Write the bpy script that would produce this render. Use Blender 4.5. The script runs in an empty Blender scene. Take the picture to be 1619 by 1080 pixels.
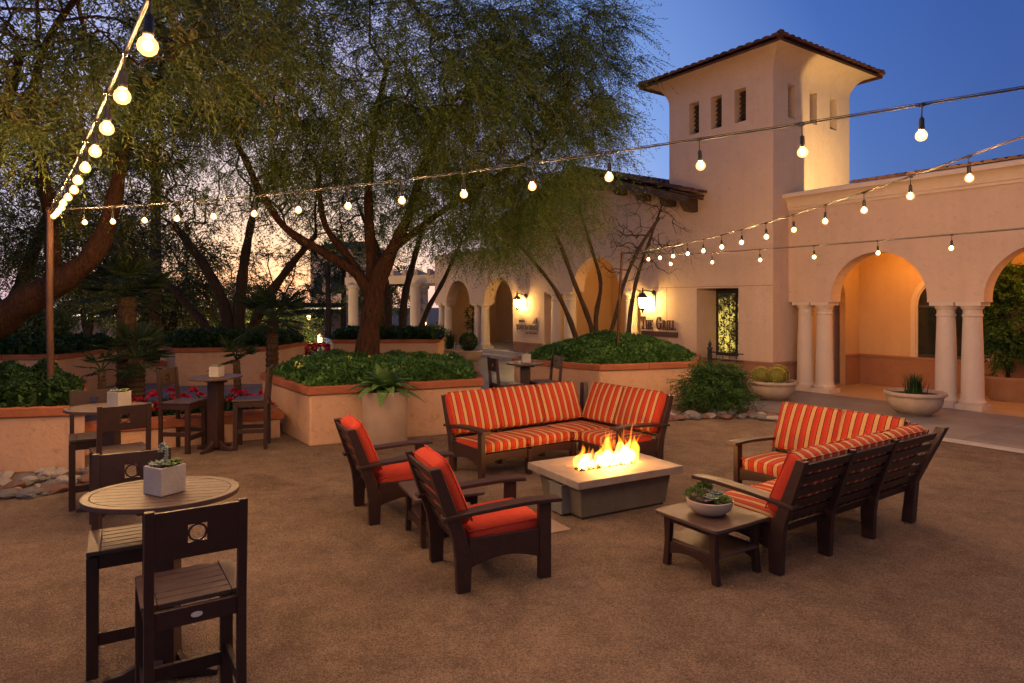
import bpy, math, random
import numpy as np
from mathutils import Vector, Matrix

random.seed(7)
RNG = np.random.default_rng(11)
SC = bpy.context.scene
COL = SC.collection
R = math.radians
PI = math.pi

# ------------------------------------------------------------------ helpers
class MB:
    """collects shapes and links them as ONE mesh object"""
    def __init__(self, M=None):
        self.v = []; self.f = []; self.M = M
    def add(self, verts, faces):
        b = len(self.v)
        if self.M is not None:
            verts = [self.M @ Vector(p) for p in verts]
        self.v += [tuple(p) for p in verts]
        self.f += [tuple(i + b for i in q) for q in faces]
    def box(self, x0, x1, y0, y1, z0, z1):
        v = [(x0,y0,z0),(x1,y0,z0),(x1,y1,z0),(x0,y1,z0),(x0,y0,z1),(x1,y0,z1),(x1,y1,z1),(x0,y1,z1)]
        self.add(v, [(0,3,2,1),(4,5,6,7),(0,1,5,4),(1,2,6,5),(2,3,7,6),(3,0,4,7)])
    def cbox(self, c, s):
        self.box(c[0]-s[0]/2, c[0]+s[0]/2, c[1]-s[1]/2, c[1]+s[1]/2, c[2]-s[2]/2, c[2]+s[2]/2)
    def beam(self, p0, p1, w, h, up=(0,0,1)):
        p0 = Vector(p0); p1 = Vector(p1); d = (p1-p0).normalized(); up = Vector(up)
        s = d.cross(up)
        if s.length < 1e-4: s = d.cross(Vector((1,0,0)))
        s.normalize(); u = s.cross(d).normalized()
        a = s*(w/2); b = u*(h/2)
        v = [p0-a-b,p0+a-b,p0+a+b,p0-a+b,p1-a-b,p1+a-b,p1+a+b,p1-a+b]
        self.add(v, [(0,3,2,1),(4,5,6,7),(0,1,5,4),(1,2,6,5),(2,3,7,6),(3,0,4,7)])
    def prism(self, pts3, off):
        """polygon (list of 3d points) extruded by vector off"""
        n = len(pts3); o = Vector(off)
        v = [Vector(p) for p in pts3] + [Vector(p)+o for p in pts3]
        self.add(v, [tuple(range(n-1,-1,-1)), tuple(range(n,2*n))] + [(i,(i+1)%n,n+(i+1)%n,n+i) for i in range(n)])
    def tube(self, pts, rad, n=8, caps=True):
        pts = [Vector(p) for p in pts]; m = len(pts)
        if not hasattr(rad, '__len__'): rad = [rad]*m
        V = []; ref = None
        for i in range(m):
            d = (pts[min(i+1,m-1)] - pts[max(i-1,0)])
            if d.length < 1e-9: d = Vector((0,0,1))
            d.normalize()
            if ref is None:
                ref = Vector((1,0,0)) if abs(d.x) < .8 else Vector((0,1,0))
            a = (ref - d*ref.dot(d))
            if a.length < 1e-5: a = d.orthogonal()
            a.normalize(); ref = a; b = d.cross(a)
            for k in range(n):
                t = 2*PI*k/n
                V.append(pts[i] + (a*math.cos(t)+b*math.sin(t))*rad[i])
        F = []
        for i in range(m-1):
            for k in range(n):
                F.append((i*n+k, i*n+(k+1)%n, (i+1)*n+(k+1)%n, (i+1)*n+k))
        if caps:
            F.append(tuple(range(n-1,-1,-1))); F.append(tuple((m-1)*n+k for k in range(n)))
        self.add(V, F)
    def lathe(self, prof, n=28, c=(0,0,0), sx=1, sy=1):
        V = []; m = len(prof)
        for (r, z) in prof:
            for k in range(n):
                t = 2*PI*k/n
                V.append((c[0]+r*sx*math.cos(t), c[1]+r*sy*math.sin(t), c[2]+z))
        F = []
        for i in range(m-1):
            for k in range(n):
                F.append((i*n+k, i*n+(k+1)%n, (i+1)*n+(k+1)%n, (i+1)*n+k))
        F.append(tuple(range(n-1,-1,-1))); F.append(tuple((m-1)*n+k for k in range(n)))
        self.add(V, F)
    def grid(self, fn, nu, nv):
        V = [fn(i/nu, j/nv) for j in range(nv+1) for i in range(nu+1)]
        F = [(j*(nu+1)+i, j*(nu+1)+i+1, (j+1)*(nu+1)+i+1, (j+1)*(nu+1)+i) for j in range(nv) for i in range(nu)]
        self.add(V, F)
    def build(self, name, mat, parent=None, smooth=None, bevel=0, segs=2, flip=False):
        me = bpy.data.meshes.new(name)
        F = [q[::-1] for q in self.f] if flip else self.f
        me.from_pydata(self.v, [], F); me.update()
        if mat: me.materials.append(mat)
        if smooth is not None:
            me.polygons.foreach_set('use_smooth', [True]*len(me.polygons))
            if smooth < 180: me.set_sharp_from_angle(angle=R(smooth))
        o = bpy.data.objects.new(name, me); COL.objects.link(o)
        if parent: o.parent = parent
        if bevel:
            m = o.modifiers.new('edge', 'BEVEL'); m.width = bevel; m.segments = segs; m.limit_method = 'ANGLE'; m.angle_limit = R(40)
        return o

def raw_mesh(name, V, quads, mat, parent=None, smooth=False):
    V = np.asarray(V, np.float32); Q = np.asarray(quads, np.int32)
    me = bpy.data.meshes.new(name)
    me.vertices.add(len(V)); me.vertices.foreach_set('co', V.ravel())
    k = Q.shape[1]
    me.loops.add(Q.size); me.loops.foreach_set('vertex_index', Q.ravel())
    me.polygons.add(len(Q))
    me.polygons.foreach_set('loop_start', np.arange(0, Q.size, k, dtype=np.int32))
    if smooth: me.polygons.foreach_set('use_smooth', np.ones(len(Q), bool))
    me.update(calc_edges=True); me.validate()
    me.materials.append(mat)
    o = bpy.data.objects.new(name, me); COL.objects.link(o)
    if parent: o.parent = parent
    return o

def tag(o, label, cat, group=None, kind=None):
    o['label'] = label; o['category'] = cat
    if group: o['group'] = group
    if kind: o['kind'] = kind
    return o
def thing(name, label, cat, loc=(0,0,0), rotz=0, group=None):
    o = bpy.data.objects.new(name, None); COL.objects.link(o)
    o.empty_display_size = .1
    o.location = loc; o.rotation_euler = (0,0,rotz)
    return tag(o, label, cat, group)
def dup(root, loc, rotz, label, group=None):
    def cp(o, par):
        c = o.copy(); COL.objects.link(c); c.parent = par
        for ch in list(o.children): cp(ch, c)
        return c
    r = cp(root, None); r.location = loc; r.rotation_euler = (0,0,rotz); r['label'] = label
    if group: r['group'] = group
    return r
def yaw(fx, fy): return math.atan2(fy, fx) - PI/2

# ------------------------------------------------------------------ materials
def nodes(name):
    m = bpy.data.materials.new(name); m.use_nodes = True
    nt = m.node_tree; nt.nodes.clear()
    out = nt.nodes.new('ShaderNodeOutputMaterial')
    return m, nt, out
def noise(nt, vec, scale, detail=4, rough=.55, dist=0):
    n = nt.nodes.new('ShaderNodeTexNoise'); n.inputs['Scale'].default_value = scale
    n.inputs['Detail'].default_value = detail; n.inputs['Roughness'].default_value = rough
    n.inputs['Distortion'].default_value = dist
    nt.links.new(vec, n.inputs['Vector']); return n.outputs['Fac']
def ramp(nt, fac, stops, interp='LINEAR'):
    r = nt.nodes.new('ShaderNodeValToRGB'); r.color_ramp.interpolation = interp
    e = r.color_ramp.elements
    while len(e) < len(stops): e.new(.5)
    for i, (p, c) in enumerate(stops):
        e[i].position = p; e[i].color = (*c, 1) if len(c) == 3 else c
    nt.links.new(fac, r.inputs['Fac']); return r.outputs['Color']
def mixc(nt, fac, a, b, typ='MIX'):
    m = nt.nodes.new('ShaderNodeMix'); m.data_type = 'RGBA'; m.blend_type = typ
    for s, v in ((0, fac), (6, a), (7, b)):
        if isinstance(v, (int, float)): m.inputs[s].default_value = v
        elif isinstance(v, tuple): m.inputs[s].default_value = (*v, 1)
        else: nt.links.new(v, m.inputs[s])
    return m.outputs[2]
def coords(nt, kind='Object', scale=None):
    t = nt.nodes.new('ShaderNodeTexCoord'); v = t.outputs[kind]
    if scale:
        mp = nt.nodes.new('ShaderNodeMapping'); mp.inputs['Scale'].default_value = scale
        nt.links.new(v, mp.inputs['Vector']); v = mp.outputs['Vector']
    return v
def principled(nt, out, color, rough=.7, spec=.4, bump=None, bstr=.3, bdist=.01):
    p = nt.nodes.new('ShaderNodeBsdfPrincipled')
    if isinstance(color, tuple): p.inputs['Base Color'].default_value = (*color, 1)
    else: nt.links.new(color, p.inputs['Base Color'])
    if isinstance(rough, (int, float)): p.inputs['Roughness'].default_value = rough
    else: nt.links.new(rough, p.inputs['Roughness'])
    p.inputs['Specular IOR Level'].default_value = spec
    if bump is not None:
        b = nt.nodes.new('ShaderNodeBump'); b.inputs['Strength'].default_value = bstr; b.inputs['Distance'].default_value = bdist
        nt.links.new(bump, b.inputs['Height']); nt.links.new(b.outputs['Normal'], p.inputs['Normal'])
    nt.links.new(p.outputs[0], out.inputs['Surface']); return p
def plain(name, c1, c2, scale=6, rough=.7, spec=.35, bscale=40, bstr=.2, bdist=.01, stretch=None, lo=.3, hi=.7, coord='Object'):
    m, nt, out = nodes(name)
    v = coords(nt, coord, stretch)
    col = ramp(nt, noise(nt, v, scale, 6, .6), [(lo, c1), (hi, c2)])
    principled(nt, out, col, rough, spec, noise(nt, v, bscale, 4), bstr, bdist)
    return m
def emission(name, color, strength):
    m, nt, out = nodes(name)
    e = nt.nodes.new('ShaderNodeEmission'); e.inputs[0].default_value = (*color, 1); e.inputs[1].default_value = strength
    nt.links.new(e.outputs[0], out.inputs['Surface']); return m
def leafmat(name, c1, c2, c3, trans=.35, scale=1.3):
    m, nt, out = nodes(name)
    v = coords(nt)
    g = nt.nodes.new('ShaderNodeNewGeometry')
    col = ramp(nt, noise(nt, v, scale, 3), [(.3, c1), (.55, c2), (.75, c3)])
    rp = ramp(nt, g.outputs['Random Per Island'], [(0, (.55,.55,.55)), (1, (1.25,1.25,1.25))])
    col = mixc(nt, 1.0, col, rp, 'MULTIPLY')
    d = nt.nodes.new('ShaderNodeBsdfPrincipled'); d.inputs['Roughness'].default_value = .55
    d.inputs['Specular IOR Level'].default_value = .25
    nt.links.new(col, d.inputs['Base Color'])
    t = nt.nodes.new('ShaderNodeBsdfTranslucent'); nt.links.new(col, t.inputs[0])
    mx = nt.nodes.new('ShaderNodeMixShader'); mx.inputs[0].default_value = trans
    nt.links.new(d.outputs[0], mx.inputs[1]); nt.links.new(t.outputs[0], mx.inputs[2])
    nt.links.new(mx.outputs[0], out.inputs['Surface']); return m

def gravel_mat():
    m, nt, out = nodes('gravel'); v = coords(nt)
    big = ramp(nt, noise(nt, v, .35, 6, .65), [(.3, (.150,.107,.076)), (.7, (.215,.157,.113))])
    mid = ramp(nt, noise(nt, v, 3.2, 6, .7), [(.35, (.80,.78,.76)), (.65, (1.12,1.1,1.08))])
    c = mixc(nt, 1.0, big, mid, 'MULTIPLY')
    vo = nt.nodes.new('ShaderNodeTexVoronoi'); vo.inputs['Scale'].default_value = 130
    nt.links.new(v, vo.inputs['Vector'])
    vc = nt.nodes.new('ShaderNodeSeparateColor'); nt.links.new(vo.outputs['Color'], vc.inputs[0])
    gr = ramp(nt, vc.outputs[0], [(0, (.48,.45,.43)), (.5, (.95,.93,.9)), (1, (1.5,1.47,1.44))])
    c = mixc(nt, .85, c, mixc(nt, 1.0, c, gr, 'MULTIPLY'))
    fine = noise(nt, v, 30, 5, .7)
    ad = nt.nodes.new('ShaderNodeMath'); ad.operation = 'ADD'
    nt.links.new(vo.outputs['Distance'], ad.inputs[0]); nt.links.new(fine, ad.inputs[1])
    scuff = ramp(nt, noise(nt, v, 1.15, 7, .72, .7), [(.30, (.58,.55,.52)), (.46, (1,1,1)), (.68, (1.24,1.22,1.19))])
    c = mixc(nt, .8, c, mixc(nt, 1.0, c, scuff, 'MULTIPLY'))
    p = principled(nt, out, c, .92, .2, ad.outputs[0], .75, .012)
    fine_n = p.inputs['Normal'].links[0].from_node
    b2 = nt.nodes.new('ShaderNodeBump'); b2.inputs['Strength'].default_value = .8; b2.inputs['Distance'].default_value = .05
    nt.links.new(noise(nt, v, 5.5, 5, .6, .5), b2.inputs['Height']); nt.links.new(b2.outputs['Normal'], fine_n.inputs['Normal'])
    return m
def paving_mat():
    m, nt, out = nodes('paving'); v = coords(nt)
    mp = nt.nodes.new('ShaderNodeMapping'); mp.inputs['Rotation'].default_value = (0,0,R(55)); nt.links.new(v, mp.inputs['Vector'])
    br = nt.nodes.new('ShaderNodeTexBrick'); br.offset = 0
    br.inputs['Scale'].default_value = 1.0; br.inputs['Brick Width'].default_value = 1.5; br.inputs['Row Height'].default_value = 1.5
    br.inputs['Mortar Size'].default_value = .008
    br.inputs['Color1'].default_value = (.185,.170,.168,1); br.inputs['Color2'].default_value = (.225,.205,.20,1); br.inputs['Mortar'].default_value = (.12,.11,.1,1)
    nt.links.new(mp.outputs[0], br.inputs['Vector'])
    n = ramp(nt, noise(nt, v, 1.1, 8, .7), [(.3, (.62,.6,.6)), (.7, (1.15,1.12,1.08))])
    principled(nt, out, mixc(nt, 1.0, br.outputs['Color'], n, 'MULTIPLY'), .6, .4, noise(nt, v, 60, 4), .25, .006); return m
def stucco(name, c1, c2, dirt=.25):
    m, nt, out = nodes(name); v = coords(nt)
    c = ramp(nt, noise(nt, v, 1.3, 8, .65), [(.3, c1), (.7, c2)])
    st = ramp(nt, noise(nt, v, 9, 6, .75, .6), [(.33, (.62,.58,.55)), (.46, (1,1,1))])
    c = mixc(nt, dirt, c, mixc(nt, 1.0, c, st, 'MULTIPLY'))
    vs = coords(nt, 'Object', (3.0,3.0,.22))
    strk = ramp(nt, noise(nt, vs, 1.6, 6, .65), [(.34,(.85,.82,.79)),(.55,(1,1,1))])
    c = mixc(nt, .28, c, mixc(nt, 1.0, c, strk, 'MULTIPLY'))
    hm = nt.nodes.new('ShaderNodeMath'); hm.operation = 'MULTIPLY_ADD'; hm.inputs[1].default_value = 2.5
    nt.links.new(noise(nt, v, 7, 4, .6, .8), hm.inputs[0]); nt.links.new(noise(nt, v, 55, 5, .65), hm.inputs[2])
    principled(nt, out, c, .88, .2, hm.outputs[0], .45, .012); return m
def wood_mat(name, c1, c2, rough=.42, spec=.5):
    m, nt, out = nodes(name); v = coords(nt, 'Object', (1,1,1))
    n = noise(nt, v, 14, 6, .6, .4)
    c = ramp(nt, n, [(.3, c1), (.7, c2)])
    rr = nt.nodes.new('ShaderNodeMapRange'); rr.inputs['To Min'].default_value = rough-.08; rr.inputs['To Max'].default_value = rough+.14
    nt.links.new(noise(nt, v, 30, 4), rr.inputs['Value'])
    principled(nt, out, c, rr.outputs[0], spec, noise(nt, v, 120, 3), .12, .003); return m
def stripe_mat():
    m, nt, out = nodes('stripe_fabric'); v = coords(nt)
    sx = nt.nodes.new('ShaderNodeSeparateXYZ'); nt.links.new(v, sx.inputs[0])
    a = nt.nodes.new('ShaderNodeMath'); a.operation = 'MULTIPLY_ADD'; a.inputs[1].default_value = 1/.118; a.inputs[2].default_value = 10.27
    nt.links.new(sx.outputs[0], a.inputs[0])
    fr = nt.nodes.new('ShaderNodeMath'); fr.operation = 'FRACT'; nt.links.new(a.outputs[0], fr.inputs[0])
    red=(.38,.036,.018); dark=(.06,.012,.010); gold=(.46,.27,.115); red2=(.42,.050,.020)
    c = ramp(nt, fr.outputs[0], [(0,red),(.30,red2),(.50,dark),(.57,gold),(.92,dark),(.99,red)], 'CONSTANT')
    w = ramp(nt, noise(nt, v, 90, 3), [(.3,(.82,.82,.82)),(.7,(1.1,1.1,1.1))])
    fold = noise(nt, v, 5, 3)
    principled(nt, out, mixc(nt, 1.0, c, w, 'MULTIPLY'), .85, .2, fold, .35, .03); return m
def red_mat():
    m, nt, out = nodes('red_fabric'); v = coords(nt)
    c = ramp(nt, noise(nt, v, 60, 4), [(.3,(.38,.036,.018)),(.7,(.45,.050,.023))])
    principled(nt, out, c, .85, .2, noise(nt, v, 5, 4), .4, .03); return m
def bark_mat(name, c1, c2, sc=1.0):
    m, nt, out = nodes(name); v = coords(nt, 'Object', (9*sc,9*sc,2.0*sc))
    n = noise(nt, v, 1.8, 8, .7, 1.2)
    c = ramp(nt, n, [(.32, c1), (.65, c2)])
    principled(nt, out, c, .9, .15, n, 1.0, .05); return m
def tile_mat():
    m, nt, out = nodes('clay_tile'); v = coords(nt)
    g = nt.nodes.new('ShaderNodeNewGeometry')
    c = ramp(nt, g.outputs['Random Per Island'], [(0,(.055,.024,.017)),(.5,(.11,.044,.029)),(1,(.17,.07,.043))])
    n = ramp(nt, noise(nt, v, 5, 6), [(.3,(.6,.6,.6)),(.7,(1.1,1.1,1.1))])
    principled(nt, out, mixc(nt, 1.0, c, n, 'MULTIPLY'), .8, .25, noise(nt, v, 30, 4), .3, .01); return m
def flame_mat(name, color, dens):
    m, nt, out = nodes(name)
    e = nt.nodes.new('ShaderNodeEmission'); e.inputs[0].default_value = (*color,1); e.inputs[1].default_value = dens
    nt.links.new(e.outputs[0], out.inputs['Volume']); return m

M_gravel = gravel_mat(); M_paving = paving_mat()
M_kerb = plain('pale_concrete', (.33,.30,.28), (.42,.38,.35), 3, .7, .3, 50, .2)
M_wall = stucco('peach_stucco', (.54,.385,.285), (.61,.44,.325), .3)
M_wall_in = stucco('arcade_stucco', (.52,.35,.20), (.57,.39,.23), .1)
M_dado = stucco('terracotta_dado', (.30,.15,.09), (.36,.18,.11), .3)
M_trim = stucco('cream_trim', (.60,.47,.36), (.66,.52,.40), .15)
M_column = stucco('cast_stone', (.56,.45,.37), (.62,.50,.41), .15)
M_plwall = stucco('planter_stucco', (.50,.30,.185), (.57,.35,.22), .55)
M_plcap = stucco('planter_cap', (.27,.088,.042), (.36,.12,.058), .45)
M_soil = plain('soil', (.03,.02,.014), (.07,.045,.03), 12, .95, .1, 60, .8, .02)
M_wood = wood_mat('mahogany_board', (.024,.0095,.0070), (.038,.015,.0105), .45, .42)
M_wood_lit = wood_mat('mahogany_lit', (.050,.027,.020), (.080,.045,.032), .48)  # lit copy of the board wood: light on tops put into the colour
M_metal = plain('dark_metal', (.02,.018,.016), (.035,.03,.026), 8, .45, .5)
M_steel = plain('brushed_plate', (.5,.48,.45), (.6,.58,.55), 20, .35, .6)
M_greybox = plain('grey_painted_metal', (.13,.125,.115), (.17,.165,.15), 9, .5, .4)
M_rust = plain('rusty_steel', (.045,.020,.013), (.08,.036,.022), 9, .7, .3)
M_stripe = stripe_mat(); M_red = red_mat()
M_slab = plain('fire_table_top', (.19,.155,.132), (.27,.22,.185), 7, .6, .35, 60, .15)
M_firebase = plain('fire_table_base', (.105,.092,.068), (.14,.12,.09), 7, .75, .25, 60, .3)
M_conc = plain('cast_concrete', (.30,.27,.25), (.38,.345,.315), 6, .8, .25, 70, .35)
M_bowl = plain('stone_bowl', (.36,.27,.205), (.45,.345,.265), 5, .75, .25, 60, .25)
M_terra = plain('clay_pot', (.38,.22,.12), (.46,.28,.16), 5, .8, .2, 50, .3)
M_bark = bark_mat('rough_bark', (.010,.006,.005), (.085,.038,.021), 1.5)
M_bark2 = bark_mat('dark_bark', (.022,.015,.011), (.075,.048,.032), 1.3)
M_palmbark = bark_mat('palm_bark', (.035,.022,.014), (.12,.075,.045), 1.5)
M_tile = tile_mat()
M_darkwood = plain('dark_timber', (.05,.03,.02), (.09,.055,.035), 6, .7, .25, 40, .3, stretch=(1,4,4))
M_leaf_main = leafmat('feathery_leaf', (.055,.095,.017), (.095,.14,.028), (.17,.165,.038))
M_leaf_near = leafmat('olive_leaf', (.048,.075,.015), (.080,.105,.023), (.19,.12,.036))
M_leaf_small = leafmat('palo_verde_leaf', (.13,.16,.034), (.20,.21,.048), (.30,.22,.06))
M_leaf_dark = leafmat('dusk_leaf', (.035,.048,.015), (.06,.072,.02), (.095,.085,.026), .3)
M_leaf_far = leafmat('far_leaf', (.075,.125,.032), (.12,.165,.042), (.18,.18,.05), .25)
M_ground = leafmat('groundcover_leaf', (.038,.105,.022), (.070,.165,.036), (.12,.22,.055), .2, 2.5)
M_hedge = leafmat('hedge_leaf', (.016,.045,.013), (.030,.072,.018), (.050,.100,.026), .2, 2.5)
M_fern = leafmat('fern_leaf', (.022,.065,.014), (.042,.105,.022), (.075,.135,.030), .3, 3)
M_broad = leafmat('broad_leaf', (.08,.17,.045), (.13,.24,.07), (.24,.33,.12), .3, 6)
M_palm = leafmat('palm_frond', (.014,.030,.010), (.026,.048,.015), (.045,.070,.022), .2, 2)
M_succ = leafmat('grey_succulent', (.14,.20,.15), (.22,.27,.22), (.32,.34,.30), .1, 8)
M_succ2 = leafmat('green_succulent', (.08,.14,.03), (.13,.20,.05), (.20,.26,.08), .1, 8)
M_succ3 = leafmat('purple_succulent', (.16,.10,.09), (.25,.17,.15), (.33,.24,.22), .1, 8)
M_flower = leafmat('red_flower', (.35,.015,.03), (.50,.02,.045), (.55,.05,.12), .3, 6)
M_yflower = leafmat('yellow_flower', (.55,.5,.08), (.7,.65,.12), (.8,.7,.2), .3, 6)
M_cactus = plain('cactus_skin', (.10,.115,.02), (.18,.16,.03), 8, .7, .2)
M_spine = plain('cactus_spine', (.45,.34,.06), (.6,.46,.1), 8, .7, .2)
M_rocks = [plain('grey_rock', (.10,.095,.10), (.20,.185,.18), 9, .85, .2, 25, .6, .02),
           plain('red_rock', (.12,.065,.055), (.21,.12,.10), 9, .85, .2, 25, .6, .02),
           plain('pale_rock', (.24,.21,.195), (.36,.32,.30), 9, .85, .2, 25, .6, .02)]
M_lava = plain('lava_rock', (.02,.012,.01), (.05,.03,.025), 20, .9, .2, 60, .8, .02)
BULB = (1.0, .59, .27)
M_fil = emission('lit_filament', BULB, 7800)
def bulb_mat():
    m,nt,out=nodes('frosted_bulb')
    e=nt.nodes.new('ShaderNodeEmission'); e.inputs[0].default_value=(1,.47,.14,1); e.inputs[1].default_value=3.6
    tr=nt.nodes.new('ShaderNodeBsdfTransparent'); tr.inputs[0].default_value=(1,.93,.80,1)
    mx=nt.nodes.new('ShaderNodeMixShader'); mx.inputs[0].default_value=.6
    nt.links.new(tr.outputs[0],mx.inputs[1]); nt.links.new(e.outputs[0],mx.inputs[2]); nt.links.new(mx.outputs[0],out.inputs['Surface']); return m
M_bulb = bulb_mat()
M_lantern = emission('lit_lantern_glass', (1.0,.60,.17), 250)
M_cable = plain('rubber_cable', (.016,.014,.012), (.03,.026,.021), 20, .5, .4)
M_pane = emission('lit_window_pane', (1.0,.62,.10), .55)
M_darkglass = plain('dark_glass', (.012,.016,.014), (.02,.026,.022), 2, .08, .6, 3, .0)
M_sign = plain('bronze_lettering', (.045,.018,.014), (.065,.028,.02), 9, .45, .5)
M_asphalt = plain('asphalt', (.045,.045,.05), (.065,.062,.065), 5, .85, .3, 90, .4)
M_carwhite = plain('white_car_paint', (.70,.70,.72), (.75,.75,.77), 2, .25, .5, 3, 0)
M_cardark = plain('dark_car_paint', (.03,.03,.035), (.04,.04,.045), 2, .25, .5, 3, 0)
M_tyre = plain('tyre_rubber', (.015,.015,.015), (.025,.025,.025), 9, .8, .3)
M_tail = emission('car_headlight_lit', (1,.9,.7), 12)
M_farwall = stucco('far_stucco', (.58,.43,.33), (.64,.48,.37), .2)

# ------------------------------------------------------------------ camera
cam = bpy.data.cameras.new('camera'); camo = bpy.data.objects.new('camera', cam); COL.objects.link(camo)
camo.location = (0,0,2.15); camo.rotation_euler = (R(90),0,0)
cam.sensor_width = 36; cam.lens = 36*1056/1619; cam.shift_y = -62/1619; cam.clip_end = 1500; cam.clip_start = .05
SC.camera = camo

# ------------------------------------------------------------------ sky and sun
SUN_AZ = -19.0      # degrees clockwise from +Y: the glow low behind the trees
world = bpy.data.worlds.new('World'); SC.world = world; world.use_nodes = True
wn = world.node_tree; wn.nodes.clear()
wo = wn.nodes.new('ShaderNodeOutputWorld'); bg = wn.nodes.new('ShaderNodeBackground')
sky = wn.nodes.new('ShaderNodeTexSky'); sky.sky_type = 'NISHITA'; sky.sun_disc = False
sky.sun_elevation = R(.3); sky.sun_rotation = R(SUN_AZ); sky.altitude = 100; sky.air_density = 1.0; sky.dust_density = 1.2; sky.ozone_density = 2.5
# dusk colours by angular distance from the sunken sun
geo = wn.nodes.new('ShaderNodeTexCoord')
dt = wn.nodes.new('ShaderNodeVectorMath'); dt.operation = 'DOT_PRODUCT'; dt.inputs[1].default_value = (math.sin(R(SUN_AZ)), math.cos(R(SUN_AZ)), -.03)
wn.links.new(geo.outputs['Generated'], dt.inputs[0])
ac_ = wn.nodes.new('ShaderNodeMath'); ac_.operation = 'ARCCOSINE'; wn.links.new(dt.outputs['Value'], ac_.inputs[0])
dv = wn.nodes.new('ShaderNodeMath'); dv.operation = 'DIVIDE'; dv.inputs[1].default_value = PI; wn.links.new(ac_.outputs[0], dv.inputs[0])
dusk = ramp(wn, dv.outputs[0], [(0,(.78,.62,.42)),(.045,(.70,.56,.43)),(.085,(.54,.47,.54)),(.13,(.38,.39,.65)),(.19,(.15,.26,.60)),(.27,(.026,.078,.33)),(.32,(.014,.046,.25)),(.42,(.032,.068,.25)),(.55,(.08,.10,.23)),(1,(.12,.115,.18))])
mx_ = wn.nodes.new('ShaderNodeMix'); mx_.data_type = 'RGBA'; mx_.inputs[0].default_value = .12
wn.links.new(dusk, mx_.inputs[6]); wn.links.new(sky.outputs[0], mx_.inputs[7])
# lavender glow added low in the unseen sky, aimed to light the facade
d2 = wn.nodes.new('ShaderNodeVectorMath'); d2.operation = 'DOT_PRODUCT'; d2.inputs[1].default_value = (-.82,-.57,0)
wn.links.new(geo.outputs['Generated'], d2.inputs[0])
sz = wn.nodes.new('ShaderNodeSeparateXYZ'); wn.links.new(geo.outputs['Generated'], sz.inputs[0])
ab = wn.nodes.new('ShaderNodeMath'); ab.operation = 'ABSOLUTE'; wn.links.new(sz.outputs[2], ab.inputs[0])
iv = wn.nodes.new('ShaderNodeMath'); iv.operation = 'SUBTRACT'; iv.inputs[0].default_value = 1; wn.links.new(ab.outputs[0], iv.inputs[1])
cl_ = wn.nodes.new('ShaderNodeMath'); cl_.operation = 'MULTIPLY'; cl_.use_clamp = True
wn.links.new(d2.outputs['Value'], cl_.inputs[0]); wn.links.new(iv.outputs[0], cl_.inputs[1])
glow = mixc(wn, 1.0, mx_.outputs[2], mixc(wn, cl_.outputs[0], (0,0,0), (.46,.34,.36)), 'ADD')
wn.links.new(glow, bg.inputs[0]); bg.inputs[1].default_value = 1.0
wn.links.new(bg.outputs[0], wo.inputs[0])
sun = bpy.data.lights.new('sun', 'SUN'); suno = bpy.data.objects.new('sun', sun); COL.objects.link(suno)
sun.energy = .05; sun.angle = R(20); sun.color = (1,.75,.5)
sd = Vector((math.sin(R(SUN_AZ))*math.cos(R(3)), math.cos(R(SUN_AZ))*math.cos(R(3)), math.sin(R(3))))
suno.rotation_euler = sd.to_track_quat('Z','Y').to_euler()
SC.view_settings.view_transform = 'Standard'; SC.view_settings.look = 'None'; SC.view_settings.exposure = .34; SC.view_settings.gamma = 1
SC.cycles.max_bounces = 6; SC.cycles.diffuse_bounces = 3; SC.cycles.glossy_bounces = 3; SC.cycles.transmission_bounces = 4
SC.cycles.transparent_max_bounces = 6; SC.cycles.volume_bounces = 0; SC.cycles.use_denoising = True
SC.cycles.use_light_tree = True; SC.cycles.sample_clamp_indirect = 4; SC.cycles.caustics_reflective = False; SC.cycles.caustics_refractive = False

# ------------------------------------------------------------------ ground
def sstep(a, b, x):
    t = min(1, max(0, (x-a)/(b-a))); return t*t*(3-2*t)
def terrain(x, y):
    side = sstep(.20, .32, -x/max(y, 1))
    return -(1.25*sstep(21, 28, y) + .55*sstep(28, 42, y))*side*(1 if y > 5 else 0)
def make_ground():
    xs = np.concatenate([np.linspace(-160,-30,18), np.linspace(-28,24,70), np.linspace(28,160,16)])
    ys = np.concatenate([np.linspace(-40,0,8), np.linspace(1,50,70), np.linspace(54,260,22)])
    V = [(x, y, terrain(x,y)) for y in ys for x in xs]
    n = len(xs)
    Q = [(j*n+i, j*n+i+1, (j+1)*n+i+1, (j+1)*n+i) for j in range(len(ys)-1) for i in range(n-1)]
    o = raw_mesh('ground', V, Q, M_gravel, smooth=True); o['kind'] = 'structure'
make_ground()
U = Vector((.5736,-.8191,0)); W = Vector((.8191,.5736,0)); OB = Vector((7.465,15.44,0))   # building axes
BANG = math.atan2(-.8191,.5736)
def B(s, t, z=0): 
    p = OB + U*s + W*t; return Vector((p.x, p.y, z))
def sheet(name, pts, z, mat, n_div=1):
    mb = MB(); mb.add([(p[0],p[1],z) for p in pts], [tuple(range(len(pts)))])
    o = mb.build(name, mat); o['kind'] = 'structure'; return o
b1 = B(11,-3.3); b2 = B(.9,-3.3); b3 = B(11,3.4); b4 = B(-19,3.4)
sheet('paving', [b1,b3,b4,(-5.5,27),(-2.2,20.5),(-4,18),(-12.5,17.2),(-12.5,14.2),(-4.6,14.8),(-.7,13.2),(1.1,14.1),(4.2,14.0),b2], .006, M_paving)
kb = [B(11,-3.62),B(11,-3.3),B(.9,-3.3),B(1.2,-3.62)]
sheet('kerb_band', kb, .010, M_kerb)
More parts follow.
